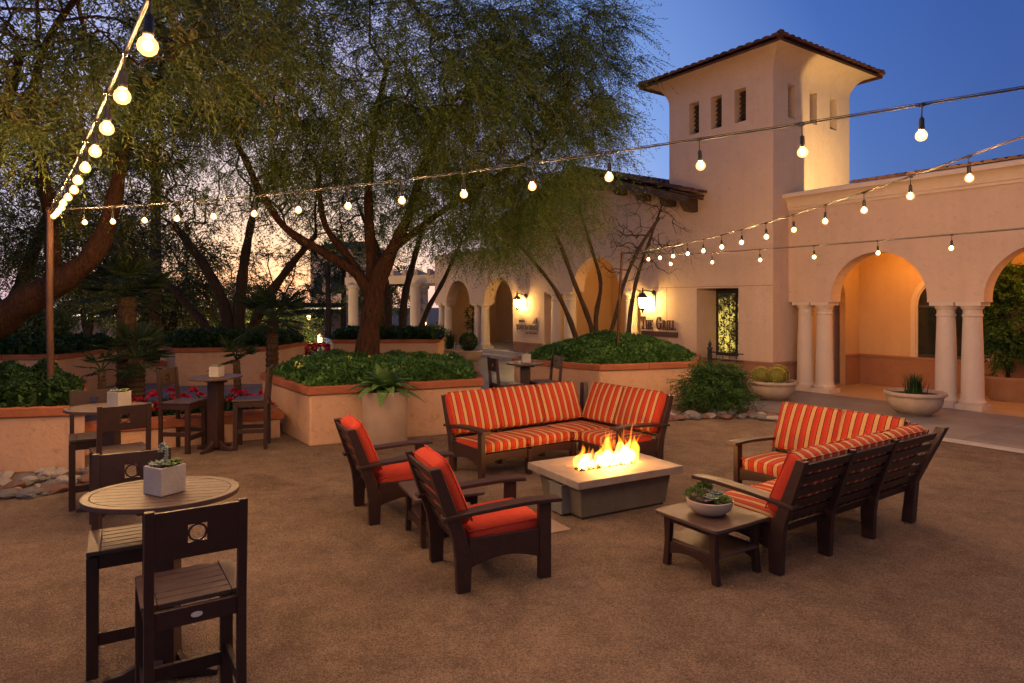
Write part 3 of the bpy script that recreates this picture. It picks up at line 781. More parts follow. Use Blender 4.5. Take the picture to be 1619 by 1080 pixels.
# ------------------------------------------------------------------ furniture
def grid_coords(h, r):
    """non uniform coordinates across a cushion of half size h with edge radius r"""
    e = [-h, -h+r*.12, -h+r*.45, -h+r]
    inner = [(-h+r)+(2*(h-r))*i/7 for i in range(1,7)]
    return e + inner + [h-r, h-r*.45, h-r*.12, h]
def cushion(name, sx, sy, sz, mat, parent, loc, rot, puff=.022, r=.05):
    hx,hy,hz = sx/2,sy/2,sz/2; r=min(r,hz*.95)
    mb=MB(); seed=random.random()*50
    def shape(x,y,z):
        ix=max(-hx+r,min(hx-r,x)); iy=max(-hy+r,min(hy-r,y)); iz=max(-hz+r,min(hz-r,z))
        d=Vector((x-ix,y-iy,z-iz)); p=Vector((ix,iy,iz))
        if d.length>1e-6: p=p+d.normalized()*r
        a,b=x/hx,y/hy
        w=(1-a*a)*(1-b*b)
        p.z += (1 if z>0 else -1)*puff*w*(abs(z)/hz) + (.007*math.sin(9*x+seed)*math.sin(7*y+seed)+.004*math.sin(23*x+11*y+seed*3))*w
        p.x += (1 if x>0 else -1)*.010*(1-b*b)*abs(a)
        p.y += (1 if y>0 else -1)*.010*(1-a*a)*abs(b)
        return p
    gx,gy,gz=grid_coords(hx,r),grid_coords(hy,r),[-hz,-hz+r*.3,-hz+r*.9,0,hz-r*.9,hz-r*.3,hz]
    def face(A,Bc,fn,fl):
        V=[shape(*fn(a,b)) for b in Bc for a in A]; n=len(A)
        F=[(j*n+i,j*n+i+1,(j+1)*n+i+1,(j+1)*n+i) for j in range(len(Bc)-1) for i in range(n-1)]
        mb.add(V,[q[::-1] for q in F] if fl else F)
    face(gx,gy,lambda a,b:(a,b,hz),False); face(gx,gy,lambda a,b:(a,b,-hz),True)
    face(gx,gz,lambda a,b:(a,-hy,b),False); face(gx,gz,lambda a,b:(a,hy,b),True)
    face(gy,gz,lambda a,b:(hx,a,b),False); face(gy,gz,lambda a,b:(-hx,a,b),True)
    o=mb.build(name,mat,parent,smooth=180); o.location=loc; o.rotation_euler=rot
    # welt cord along both edges
    wl=MB()
    for z in (hz-.012,-hz+.012):
        k=r*.30
        pts=[]
        for (cx,cy,a0) in ((hx-k-.0,hy-k,0),(-hx+k,hy-k,90),(-hx+k,-hy+k,180),(hx-k,-hy+k,270)):
            for q in range(4):
                a=R(a0+30*q); pts.append((cx+(k-.004)*math.cos(a),cy+(k-.004)*math.sin(a),z))
        pts.append(pts[0]); wl.tube(pts,.006,5,False)
    wl.build('piping',mat,o,smooth=180)
    return o

REAR=[(-.055,0),(.05,0),(.06,.25),(.015,.42),(-.185,.94),(-.265,.935),(-.085,.40),(-.065,.25)]
def fz(z): return -.03-.431*(z-.42)
def arched_board(a0,a1,z0,z1,arch,n=12):
    """side profile points of a board with an arched lower edge"""
    P=[(a0,z1),(a0,z0)]
    for i in range(1,n): 
        f=i/n; P.append((a0+(a1-a0)*f, z0+arch*math.sin(PI*f)))
    P+=[(a1,z0),(a1,z1)]; return P
def arm_mb(y0,y1,xc,w,z,th=.032):
    mb=MB(); n=12; V=[]
    for i in range(n+1):
        f=i/n; y=y0+(y1-y0)*f
        zz=z-.055*(1-f)**2-.012*max(0,f-.75)/.25
        ww=w*(.78+.22*sstep(0,.5,f))
        V+=[(xc-ww/2,y,zz-th),(xc+ww/2,y,zz-th),(xc+ww/2,y,zz),(xc-ww/2,y,zz)]
    F=[(0,1,2,3),(4*n+3,4*n+2,4*n+1,4*n)]
    for i in range(n):
        a=4*i; F+=[(a+k,a+4+k,a+4+(k+1)%4,a+(k+1)%4) for k in range(4)]
    mb.add(V,[q[::-1] for q in F]); return mb
def make_armchair(label):
    t=thing('armchair',label,'armchair',(0,0,0),0,'red cushioned armchairs at the fire table')
    w=.33
    for s in (-1,1):
        x=s*w
        mb=MB(); mb.prism([(x-.03,y,z) for y,z in REAR],(.06,0,0)); mb.build('rear_leg',M_wood,t,bevel=.006)
        mb=MB(); mb.box(x-.03,x+.03,.62,.72,0,.60); mb.build('front_leg',M_wood,t,bevel=.006)
        mb=MB(); mb.prism([(x-.018,y,z) for y,z in arched_board(.04,.63,.17,.39,.06)],(.036,0,0)); mb.build('side_apron',M_wood,t,bevel=.004)
        mb=arm_mb(-.17,.80,x,.125,.632); a=mb.build('arm',M_wood,t,bevel=.006)
        mb=MB()
        for yy in (.0,.30,.66): mb.lathe([(.0,.0),(.011,.0),(.011,.004),(0,.004)],8,(x-.03,yy,.585+.02*sstep(-.1,.5,yy)))
        for (yy,zz) in ((.67,.42),(.67,.24),(.0,.30),(-.0,.14)):
            for sx in (-1,1): mb.cbox((x+sx*.031,yy,zz),(.006,.016,.016))
        mb.build('bolt_cap',M_metal,t)
    mb=MB(); mb.prism([(a,.66,z) for a,z in arched_board(-.30,.30,.20,.33,.04)],(0,.035,0)); mb.build('front_apron',M_wood,t,bevel=.004)
    mb=MB()
    for i in range(6):
        z0=.30+i*.107; z1=z0+.072
        p=[(fz(z0)-.012,z0),(fz(z0)+.012,z0+.005),(fz(z1)+.012,z1+.005),(fz(z1)-.012,z1)]
        mb.prism([(-.30,y,z) for y,z in p],(.60,0,0))
    mb.build('back_slat',M_wood,t,bevel=.004)
    mb=MB()
    for i in range(6): mb.box(-.30,.30,.03+i*.105,.115+i*.105,.295,.318)
    mb.build('seat_deck',M_wood,t)
    cushion('seat_cushion',.585,.62,.125,M_red,t,(0,.37,.387),(R(3),0,0),.02)
    cushion('back_cushion',.575,.53,.13,M_red,t,(0,-.062,.72),(R(113.3),0,0),.03)
    return t
F0=(.913,.408)
ac=make_armchair('red cushioned armchair nearest the camera, square before the fire table')
def seat_at(o,cx,cy,y): o.location=(cx,cy,0); o.rotation_euler=(0,0,y)
seat_at(ac,-.495,5.26,yaw(*F0))
dup(ac,(-1.475,6.77,0),yaw(*F0)+R(1.5),'red cushioned armchair behind the nearer one, beside the concrete cylinder planter')

def make_sofa(m, label, loc):
    """corner sofa; local x along the long back (running to -x), m*y is the seat side"""
    t=thing('corner_sofa',label,'sofa',loc,R(35),'striped corner sofas round the fire table')
    fl=(m<0)
    Mx=Matrix.Diagonal((1,m,1,1))
    def mk(): return MB(Mx)
    def L(mb,name,mat=M_wood,bev=.005): return mb.build(name,mat,t,bevel=bev,flip=fl)
    Lx=-2.22; Ly=1.50
    # long back: posts at x, short back: posts at y
    for x in (Lx+.03,-1.49,-.77):
        mb=mk(); mb.prism([(x-.03,y,z) for y,z in REAR],(.06,0,0)); L(mb,'rear_leg')
    for y in (Ly-.03,.77):
        mb=mk(); mb.prism([(-f,y-.03,z) for f,z in REAR],(0,.06,0)); L(mb,'rear_leg')
    mb=mk()   # corner post leaning out both ways
    mb.add([(-.05,-.05,0),(.05,-.05,0),(.05,.05,0),(-.05,.05,0),(-.02,-.07,.4),(.07,-.07,.4),(.07,.02,.4),(-.02,.02,.4),(.17,-.26,.94),(.26,-.26,.94),(.26,-.17,.94),(.17,-.17,.94)],
      [(3,2,1,0),(8,9,10,11)]+[(4*k+i,4*k+(i+1)%4,4*k+4+(i+1)%4,4*k+4+i) for k in range(2) for i in range(4)]); L(mb,'rear_leg')
    for x in (Lx+.03,-1.49,-.77):
        mb=mk(); mb.box(x-.03,x+.03,.64,.72,0,.60 if x<-2 else .31); L(mb,'front_leg')
    mb=mk(); mb.box(-.72,-.64,Ly-.06,Ly,0,.60); L(mb,'front_leg')
    mb=mk(); mb.prism([(Lx+.012,y,z) for y,z in arched_board(.04,.65,.17,.39,.06)],(.036,0,0)); L(mb,'side_apron')
    mb=mk(); mb.prism([(-y,Ly-.048,z) for y,z in arched_board(.04,.65,.17,.39,.06)],(0,.036,0)); L(mb,'side_apron')
    for (a,b) in ((Lx+.06,-1.52),(-1.46,-.80)):
        mb=mk(); mb.prism([(q,.66,z) for q,z in arched_board(a,b,.20,.325,.04)],(0,.035,0)); L(mb,'front_apron')
    mb=mk(); mb.prism([(-.70,q,z) for q,z in arched_board(.72,Ly-.06,.20,.325,.04)],(.035,0,0)); L(mb,'front_apron')
    mb=arm_mb(-.17,.80,Lx+.03,.125,.632); mb.v=[tuple(Mx@Vector(p)) for p in mb.v]; L(mb,'arm')
    mb=arm_mb(-.17,.80,0,.125,.632); mb.v=[tuple(Mx@Vector((-p[1],Ly-.03+p[0],p[2]))) for p in mb.v]; L(mb,'arm')
    def slats(a0,a1,short,e0=0,e1=0):
        mb=mk()
        for i in range(6):
            z0=.30+i*.107; z1=z0+.072
            p=[(fz(z0)-.012,z0),(fz(z0)+.012,z0+.005),(fz(z1)+.012,z1+.005),(fz(z1)-.012,z1)]
            if short: mb.prism([(-f,a0,z) for f,z in p],(0,a1-a0,0))
            else: mb.prism([(a0,f,z) for f,z in p],(a1-a0,0,0))
        L(mb,'back_slat',bev=.004)
    slats(Lx+.06,-1.52,False); slats(-1.46,-.80,False); slats(-.74,.02,False)
    slats(.80,Ly-.06,True); slats(.02,.74,True)
    mb=mk(); mb.box(Lx+.06,-.02,.03,.65,.295,.315); mb.box(-.65,-.02,.65,Ly-.06,.295,.315); L(mb,'seat_deck',bev=0)
    st=math.atan(.431)
    def cu(nm,sx,sy,sz,loc,rot):
        loc=(loc[0],loc[1]*m,loc[2])
        o=cushion(nm,sx,sy,sz,M_stripe,t,loc,rot,.02); return o
    for x in (-1.845,-1.13): cu('seat_cushion',.70,.62,.125,(x,.37,.382),(R(2)*m,0,R(random.uniform(-.6,.6))))
    cu('seat_cushion',.66,.62,.125,(-.40,.37,.382),(0,0,0))
    cu('seat_cushion',.74,.62,.125,(-.37,1.07,.382),(0,0,R(90)))
    for i,x in enumerate((-1.845,-1.125,-.42)):
        cu('back_cushion',.722 if i<2 else .68,.54,.135,(x,-.062,.72),(R(113.3) if m>0 else R(66.7),0,0))
    for y,wd in ((.40,.64),(1.085,.722)):
        # leaning towards +x: rotate about local y
        q=Matrix.Rotation(R(-90),4,'Z')@Matrix.Rotation(R(66.7),4,'X')
        o=cu('back_cushion',wd,.54,.135,(.062,y,.72),q.to_euler())
    return t
make_sofa(-1,'striped corner sofa facing the camera across the flames', Vector((1.04,9.79,0)))
make_sofa(1,'striped corner sofa whose slatted back faces the camera', Vector((3.89,6.55,0)))

# low side tables
def make_side_table(label, loc, rz, size=.54):
    t=thing('side_table',label,'side table',loc,rz,'dark wooden side tables')
    h=size/2; tp=h+.055
    mb=MB(); n=6
    pts=[]
    for (cx,cy,a0) in ((tp-.04,tp-.04,0),(-tp+.04,tp-.04,90),(-tp+.04,-tp+.04,180),(tp-.04,-tp+.04,270)):
        for q in range(5):
            a=R(a0+22.5*q); pts.append((cx+.04*math.cos(a),cy+.04*math.sin(a),.415))
    mb.prism(pts,(0,0,.028)); mb.build('table_top',M_wood_lit,t,bevel=.005)
    for sx in (-1,1):
        for sy in (-1,1):
            mb=MB(); x=sx*(h-.03)
            P=[(sy*(h-.045),0),(sy*h+sy*.012,0),(sy*h-sy*.012,.20),(sy*h,.414),(sy*(h-.075),.414),(sy*(h-.06),.2)]
            mb.prism([(x-.025,a,z) for a,z in P],(.05,0,0)); mb.build('leg',M_wood,t,bevel=.005)
    for sx in (-1,1):
        x=sx*(h-.03)
        mb=MB(); mb.prism([(x-.014,y,z) for y,z in arched_board(-h+.05,h-.05,.10,.20,.045)],(.028,0,0)); mb.prism([(x-.014,y,z) for y,z in arched_board(-h+.05,h-.05,.36,.413,.0)],(.028,0,0)); mb.build('apron',M_wood,t,bevel=.003)
    mb=MB()
    for sy in (-1,1):
        y=sy*(h-.03); mb.prism([(a,y-.012,z) for a,z in arched_board(-h+.055,h-.055,.34,.413,.03)],(0,.024,0))
    mb.build('rail',M_wood,t,bevel=.003)
    mb=MB(); mb.box(-h+.045,h-.045,-h-.01,h+.01,.20,.225); mb.build('shelf',M_wood_lit,t,bevel=.004)
    return t
make_side_table('dark side table holding the bowl of succulents, beside slatted sofa back',(1.615,5.415,0),R(33))
make_side_table('dark side table wedged between the red armchairs',(-.66,6.18,0),R(24))

# fire table
t=thing('fire_table','low concrete topped fire table with tapered drab base','fire table',(.99,7.15,0),R(29.5))
mb=MB(); a,b=.675,.475; ia,ib=.41,.13
def rect(a,b,z): return [(-a,-b,z),(a,-b,z),(a,b,z),(-a,b,z)]
z0,z1=.345,.42
V=rect(a,b,z0)+rect(a,b,z1)+rect(ia,ib,z0)+rect(ia,ib,z1)
F=[]
for i in range(4):
    j=(i+1)%4
    F+=[(i,j,4+j,4+i),(4+i,4+j,12+j,12+i),(12+i,12+j,8+j,8+i),(8+i,8+j,j,i)]
mb.add(V,F); mb.build('table_top',M_slab,t,bevel=.006)
mb=MB(); V=rect(.545,.345,.02)+rect(.585,.385,.344); mb.add(V,[(3,2,1,0),(4,5,6,7)]+[(i,(i+1)%4,4+(i+1)%4,4+i) for i in range(4)]); mb.build('base',M_firebase,t,bevel=.006)
mb=MB(); mb.box(-.53,.53,-.33,.33,0,.02); mb.build('plinth',M_metal,t)
mb=MB(); mb.box(-.66,-.53,-.16,.06,.02,.30); mb.box(-.67,-.525,-.17,.07,.30,.315); mb.build('gas_box',M_greybox,t,bevel=.006)
mb=MB(); mb.box(-ia,ia,-ib,ib,.346,.356); mb.build('burner_tray',M_metal,t)
mb=MB()
for i in range(90):
    r=random.uniform(.016,.034); c=(random.uniform(-ia+.02,ia-.02),random.uniform(-ib+.02,ib-.02),.372+random.uniform(0,.035))
    V=[]; 
    for k in range(6):
        a_=2*PI*k/6; V.append((c[0]+r*math.cos(a_)*random.uniform(.7,1.2),c[1]+r*math.sin(a_)*random.uniform(.7,1.2),c[2]+random.uniform(-.4,.3)*r))
    V+=[(c[0],c[1],c[2]+r*.9),(c[0],c[1],c[2]-r*.9)]
    mb.add(V,[(k,(k+1)%6,6) for k in range(6)]+[((k+1)%6,k,7) for k in range(6)])
lv_=mb.build('lava_rock',M_lava,t); lv_['kind']='stuff'
mb=MB(); mb.box(-.80,.0,-.36,.05,0,.012); mb.M=None
pad=mb.build('concrete_pad',plain('dusty_concrete',(.27,.19,.135),(.33,.245,.18),5,.9,.2,60,.3),None,bevel=.004); pad.location=(.38,6.62,0); pad.rotation_euler=(0,0,R(29.5)); tag(pad,'flat concrete pad poking out under the fire table','paving slab')

# flames: soft glowing tongues, each a thin body of burning gas
fire=thing('flame','orange and yellow flames rising from the fire table burner','fire',(.99,7.15,.40),R(29.5))
FM=[flame_mat('flame_core',(1,.48,.09),75), flame_mat('flame_mid',(1,.25,.018),46), flame_mat('flame_tip',(1,.19,.010),34)]
def tongue(x,y,h,r,mat,lean=(0,0),z0=-.02):
    mb=MB(); n=12; pts=[]; rad=[]
    ph=random.uniform(0,6.28); ph2=random.uniform(0,6.28); amp=r*random.uniform(.5,1.0)
    for i in range(n+1):
        f=i/n
        pts.append((x+lean[0]*f**1.5+amp*math.sin(ph+5*f)*f, y+lean[1]*f**1.5+amp*.6*math.sin(ph2+4*f)*f, z0+h*f))
        rad.append(max(.0015, r*(.45+.75*math.sin(min(1,f*2.2)*PI/2))*(1-f)**.8*(1+.25*math.sin(ph2+11*f))))
    mb.tube(pts,rad,10); mb.build('flame_tongue',mat,fire,smooth=180)
rs=random.Random(5)
for i in range(9): tongue(-.24+.60*i/8+rs.uniform(-.02,.02),rs.uniform(-.05,.05),rs.uniform(.15,.25)*(1.15 if i>2 else .75),rs.uniform(.055,.085),FM[0])
for i in range(12): tongue(-.29+.68*i/11+rs.uniform(-.03,.03),rs.uniform(-.07,.07),rs.uniform(.26,.40)*(1 if i>3 else .7),rs.uniform(.042,.066),FM[1],(rs.uniform(-.02,.06),rs.uniform(-.04,.04)))
for i in range(13): tongue(-.31+.72*i/12+rs.uniform(-.03,.03),rs.uniform(-.07,.07),rs.uniform(.30,.46)*(1 if i>4 else .7),rs.uniform(.014,.026),FM[2],(rs.uniform(-.02,.09),rs.uniform(-.05,.05)))
tongue(.34,.0,.38,.022,FM[2],(.20,.0)); tongue(.36,.02,.30,.02,FM[1],(.16,.02))
fm=Matrix.Rotation(R(29.5),3,'Z')
for (x,e) in ((-.12,11),(.06,22),(.22,20)):
    p=Vector((.99,7.15,.55))+fm@Vector((x,0,0)); point('flame_light',p,e,(1,.42,.10),.07)

# bar furniture
def make_bar_chair(label):
    t=thing('bar_chair',label,'bar chair',(0,0,0),0,'dark wooden bar chairs')
    w=.2025
    for s in (-1,1):
        x=s*w
        mb=MB(); P=[(-.028,0),(.022,0),(.022,.70),(-.025,1.19),(-.062,1.19),(-.028,.70)]
        mb.prism([(x-.021,y,z) for y,z in P],(.042,0,0)); mb.build('rear_leg',M_wood,t,bevel=.004)
        mb=MB(); mb.box(x-.030,x+.030,.380,.44,0,.69); mb.build('front_leg',M_wood,t,bevel=.004)
        mb=MB(); mb.box(x-.013,x+.013,.022,.385,.24,.30); mb.build('stretcher',M_wood,t,bevel=.003)
    mb=MB(); mb.box(-w+.027,w-.027,.40,.43,.18,.25); mb.build('footrest',M_wood,t,bevel=.003)
    mb=MB(); mb.box(-w+.021,w-.021,-.012,.018,.62,.705); mb.box(-w+.027,w-.027,.395,.43,.62,.705)
    for s in (-1,1): mb.box(s*w-.014,s*w+.014,.022,.385,.62,.705)
    mb.build('seat_frame',M_wood,t,bevel=.003)
    mb=MB(); mb.box(-.232,-.165,.024,.455,.707,.732); mb.box(.165,.232,.024,.455,.707,.732)
    for i in range(6):
        y0=.024+i*.0722; mb.box(-.163,.163,y0,y0+.066,.707,.731)
    mb.build('seat',M_wood_lit,t,bevel=.004)
    def by(z): return -.003-.038*(z-.70)/.49-.008
    def board(x0,x1,za,zb,th=.022):
        ya,yb=by(za),by(zb)
        mb.add([(x0,ya-th/2,za),(x1,ya-th/2,za),(x1,ya+th/2,za),(x0,ya+th/2,za),(x0,yb-th/2,zb),(x1,yb-th/2,zb),(x1,yb+th/2,zb),(x0,yb+th/2,zb)],
               [(0,3,2,1),(4,5,6,7),(0,1,5,4),(1,2,6,5),(2,3,7,6),(3,0,4,7)])
    mb=MB(); hx=.043; hz0,hz1=1.02,1.106; xw=w-.021
    board(-xw,-hx,.95,1.18); board(hx,xw,.95,1.18); board(-hx,hx,.95,hz0); board(-hx,hx,hz1,1.18)
    # ring in the square cut-out
    zc=(hz0+hz1)/2; yc=by(zc); n=24; V=[]
    for (r,dy) in ((.0425,-.009),(.0425,.009),(.034,.009),(.034,-.009)):
        for k in range(n): V.append((r*math.cos(2*PI*k/n),yc+dy,zc+r*math.sin(2*PI*k/n)))
    mb.add(V,[(a*n+k,a*n+(k+1)%n,((a+1)%4)*n+(k+1)%n,((a+1)%4)*n+k) for a in range(4) for k in range(n)])
    mb.build('backrest',M_wood,t)
    mb=MB(); n=20
    pts=[(.026*math.cos(2*PI*k/n),-.0135,.662+.013*math.sin(2*PI*k/n)) for k in range(n)]
    mb.prism(pts,(0,-.003,0)); mb.build('maker_plate',M_steel,t)
    return t
bc=make_bar_chair('bar chair nearest the camera, its pierced back seen from behind')
bc.location=(-1.512,3.20,0); bc.rotation_euler=(0,0,yaw(-.54,.84))
for (x,y,fx,fy,lb) in ((-2.435,4.285,.5,-.866,'bar chair facing the camera behind the nearest oval table'),
        (-3.66,6.30,-.62,.78,'bar chair back-on before the second oval table'),
        (-4.60,7.35,.55,-.83,'bar chair half hidden behind the second oval table, near the leafy planter'),
        (-4.98,9.72,.97,-.12,'bar chair between flower bed and round pedestal table, facing the concrete planter'),
        (-3.66,9.98,-.97,-.22,'bar chair tucked beside the tall corner planter, facing the flower bed side'),
        (-.30,11.65,.92,.38,'distant bar chair behind the striped sofa, nearer the cylinder planter'),
        (.78,12.15,-.93,-.35,'distant bar chair behind the striped sofa, against the mounded planter')):
    dup(bc,(x,y,0),yaw(fx,fy),lb)
def make_bar_table(label):
    t=thing('bar_table',label,'bar table',(0,0,0),0,'dark wooden pedestal bar tables')
    A,Bb=.41,.335; n=56
    mb=MB()   # rim
    def el(a,b,z): return [(a*math.cos(2*PI*k/n),b*math.sin(2*PI*k/n),z) for k in range(n)]
    V=el(A,Bb,1.042)+el(A,Bb,1.070)+el(A-.045,Bb-.045,1.070)+el(A-.045,Bb-.045,1.042)
    mb.add(V,[(q*n+k,q*n+(k+1)%n,((q+1)%4)*n+(k+1)%n,((q+1)%4)*n+k) for q in range(4) for k in range(n)])
    mb.build('rim',M_wood_lit,t,bevel=.004)
    mb=MB(); a,b=A-.049,Bb-.049; m=9; wv=2*b/m
    for i in range(m):
        y0=-b+i*wv+.002; y1=y0+wv-.004
        P=[]
        for j in range(7):
            y=y0+(y1-y0)*j/6; P.append((a*math.sqrt(max(0,1-(y/b)**2)),y))
        pts=[(x,y,1.046) for x,y in P]+[(-x,y,1.046) for x,y in P[::-1]]
        mb.prism(pts,(0,0,.023))
    mb.build('plank',M_wood_lit,t,bevel=.002)
    mb=MB(); mb.box(-.082,.082,-.082,.082,.05,1.0); mb.build('pedestal',M_wood,t,bevel=.006)
    mb=MB(); mb.box(-.17,.17,-.04,.04,1.0,1.041); mb.box(-.04,.04,-.17,-.0401,.99,1.038); mb.box(-.04,.04,.0401,.17,.99,1.038); mb.build('bracket',M_wood,t,bevel=.004)
    mb=MB()
    for k in range(4):
        c,s=math.cos(PI/2*k),math.sin(PI/2*k)
        P=[(.083,0),(.30,0),(.30,.03),(.20,.055),(.12,.10),(.083,.15)]
        mb.prism([(c*r-s*(-.03),s*r+c*(-.03),z) for r,z in P],(-s*.06,c*.06,0))
    mb.build('foot',M_wood,t,bevel=.005)
    return t
bt=make_bar_table('oval bar table nearest the camera with grooved top')
bt.location=(-2.0,3.82,0); bt.rotation_euler=(0,0,R(12))
dup(bt,(-4.16,6.90,0),R(10),'oval bar table beside the leafy planter, second from the camera')
dup(bt,(-4.31,9.72,0),R(75),'pedestal bar table before the low flower bed wall')
dup(bt,(.24,12.0,0),R(80),'distant pedestal bar table behind the striped sofa')

# ------------------------------------------------------------------ leaf helpers
def unit(a): return a/np.maximum(1e-9,np.linalg.norm(a,axis=-1,keepdims=True))
def leaf_quads(P, D, L, Wd, up=None, fold=0.0):
    N=len(P); L=np.broadcast_to(np.asarray(L,float),(N,))[:,None]; Wd=np.broadcast_to(np.asarray(Wd,float),(N,))[:,None]
    rnd=RNG.normal(size=(N,3)) if up is None else np.broadcast_to(np.asarray(up,float),(N,3))+RNG.normal(size=(N,3))*.35
    S=unit(np.cross(D,rnd))
    V=np.empty((N,4,3)); V[:,0]=P; V[:,1]=P+D*L*.45+S*Wd/2; V[:,2]=P+D*L; V[:,3]=P+D*L*.45-S*Wd/2
    return V.reshape(-1,3), np.arange(4*N).reshape(N,4)
def sprays(X, OUT, K, n, tl, L, Wd, droop=.25, flat=.5, outw=.7):
    """X node positions, OUT outward directions: K twigs each of n leaflets"""
    M=len(X)
    P0=np.repeat(X,K,0); O=np.repeat(OUT,K,0)
    T=unit(O*outw+RNG.normal(size=(M*K,3))*np.array([1,1,.6])*.75+np.array([0,0,-droop]))
    TL=tl*RNG.uniform(.55,1.25,size=(M*K,1))
    side=unit(np.cross(T,np.array([0,0,1.])+RNG.normal(size=(M*K,3))*flat))
    f=np.linspace(.08,1,n)[None,:,None]
    P=P0[:,None]+T[:,None]*TL[:,None]*f+np.array([0,0,-droop])*TL[:,None]*f**2*.8
    sgn=np.where(np.arange(n)%2==0,1,-1)[None,:,None]
    D=unit(T[:,None]*.75+side[:,None]*sgn*.8+np.array([0,0,-droop*.6])+RNG.normal(size=(M*K,n,3))*.22)
    P=P.reshape(-1,3); D=D.reshape(-1,3); N=len(P)
    return leaf_quads(P,D,L*RNG.uniform(.6,1.25,size=N),Wd*RNG.uniform(.7,1.2,size=N))

def smooth_poly(pl, step=.18):
    P=np.array([p[:3] for p in pl],float); rr=np.array([p[3] for p in pl],float)
    out=[]; rad=[]
    for i in range(len(P)-1):
        p0=P[max(i-1,0)];p1=P[i];p2=P[i+1];p3=P[min(i+2,len(P)-1)]
        n=max(2,int(np.linalg.norm(p2-p1)/step))
        for k in range(n):
            t=k/n
            out.append(.5*((2*p1)+(-p0+p2)*t+(2*p0-5*p1+4*p2-p3)*t*t+(-p0+3*p1-3*p2+p3)*t**3)); rad.append(rr[i]+(rr[i+1]-rr[i])*t)
    out.append(P[-1]); rad.append(rr[-1]); return np.array(out),np.array(rad)

def tree(name,label,skel,lobes,leaf,bark,K=5,n=16,tl=.5,L=.07,Wd=.018,droop=.25,group=None,cat='tree',bare=0.0,minr=.006,attract=.30,branches=True,sides=5):
    root=thing(name,label,cat,(0,0,0),0,group)
    tm=MB(); NP=[]; ND=[]; 
    for pl in skel:
        p,r=smooth_poly(pl)
        rj=r*(1+.10*np.sin(np.arange(len(r))*1.7+RNG.uniform(0,6)))
        tm.tube([tuple(q) for q in p],[float(q) for q in rj],12)
        for q,rr in zip(p,r): NP.append(q); ND.append(0.0)
    nsk=len(NP)
    C=[]; OUT=[]
    for lb in lobes:
        cx,cy,cz,rx,ry,rz,cnt=lb[:7]
        u=unit(RNG.normal(size=(cnt,3))); rad=RNG.uniform(.25,1,size=(cnt,1))**.45
        p=np.array([cx,cy,cz])+u*rad*np.array([rx,ry,rz])
        C.append(p); OUT.append(unit(u*np.array([1,1,.6])))
    C=np.concatenate(C); OUT=np.concatenate(OUT)
    sk=np.array(NP)
    d0=np.min(np.linalg.norm(C[:,None]-sk[None],axis=2),axis=1)
    order=np.argsort(d0); par={}
    ALL=np.zeros((nsk+len(C),3)); DEP=np.zeros(nsk+len(C)); ALL[:nsk]=sk; cnt=nsk; desc=np.ones(nsk+len(C))
    parent=-np.ones(nsk+len(C),int); oidx=np.zeros(nsk+len(C),int)
    start=int(nsk*.0)
    for oi in order:
        p=C[oi]; dd=np.linalg.norm(ALL[:cnt]-p,axis=1)+attract*DEP[:cnt]
        # avoid attaching to the bottom of the trunk
        j=int(np.argmin(dd)); ALL[cnt]=p; DEP[cnt]=DEP[j]+np.linalg.norm(ALL[j]-p); parent[cnt]=j; oidx[cnt]=oi; cnt+=1
    for i in range(cnt-1,nsk-1,-1): 
        if parent[i]>=nsk: desc[parent[i]]+=desc[i]
    if branches:
        for i in range(nsk,cnt):
            a=ALL[parent[i]]; b=ALL[i]; l=np.linalg.norm(b-a)
            r1=minr*desc[i]**.42; r0=r1*1.12 if parent[i]<nsk else minr*desc[parent[i]]**.42
            r0=min(r0,r1*1.5)
            mid=(a+b)/2+RNG.normal(size=3)*l*.10+np.array([0,0,.06*l])
            tm.tube([tuple(a),tuple(mid),tuple(b)],[float(r0),float((r0+r1)/2),float(r1*.8)],sides,False)
    tk=tm.build('trunk',bark,root,smooth=180)
    X=ALL[nsk:cnt]; O=OUT[oidx[nsk:cnt]]
    if bare<1:
        keep=RNG.uniform(size=len(X))>=bare
        V,Q=sprays(X[keep],O[keep],K,n,tl,L,Wd,droop)
        raw_mesh('crown',V,Q,leaf,root)
    return root

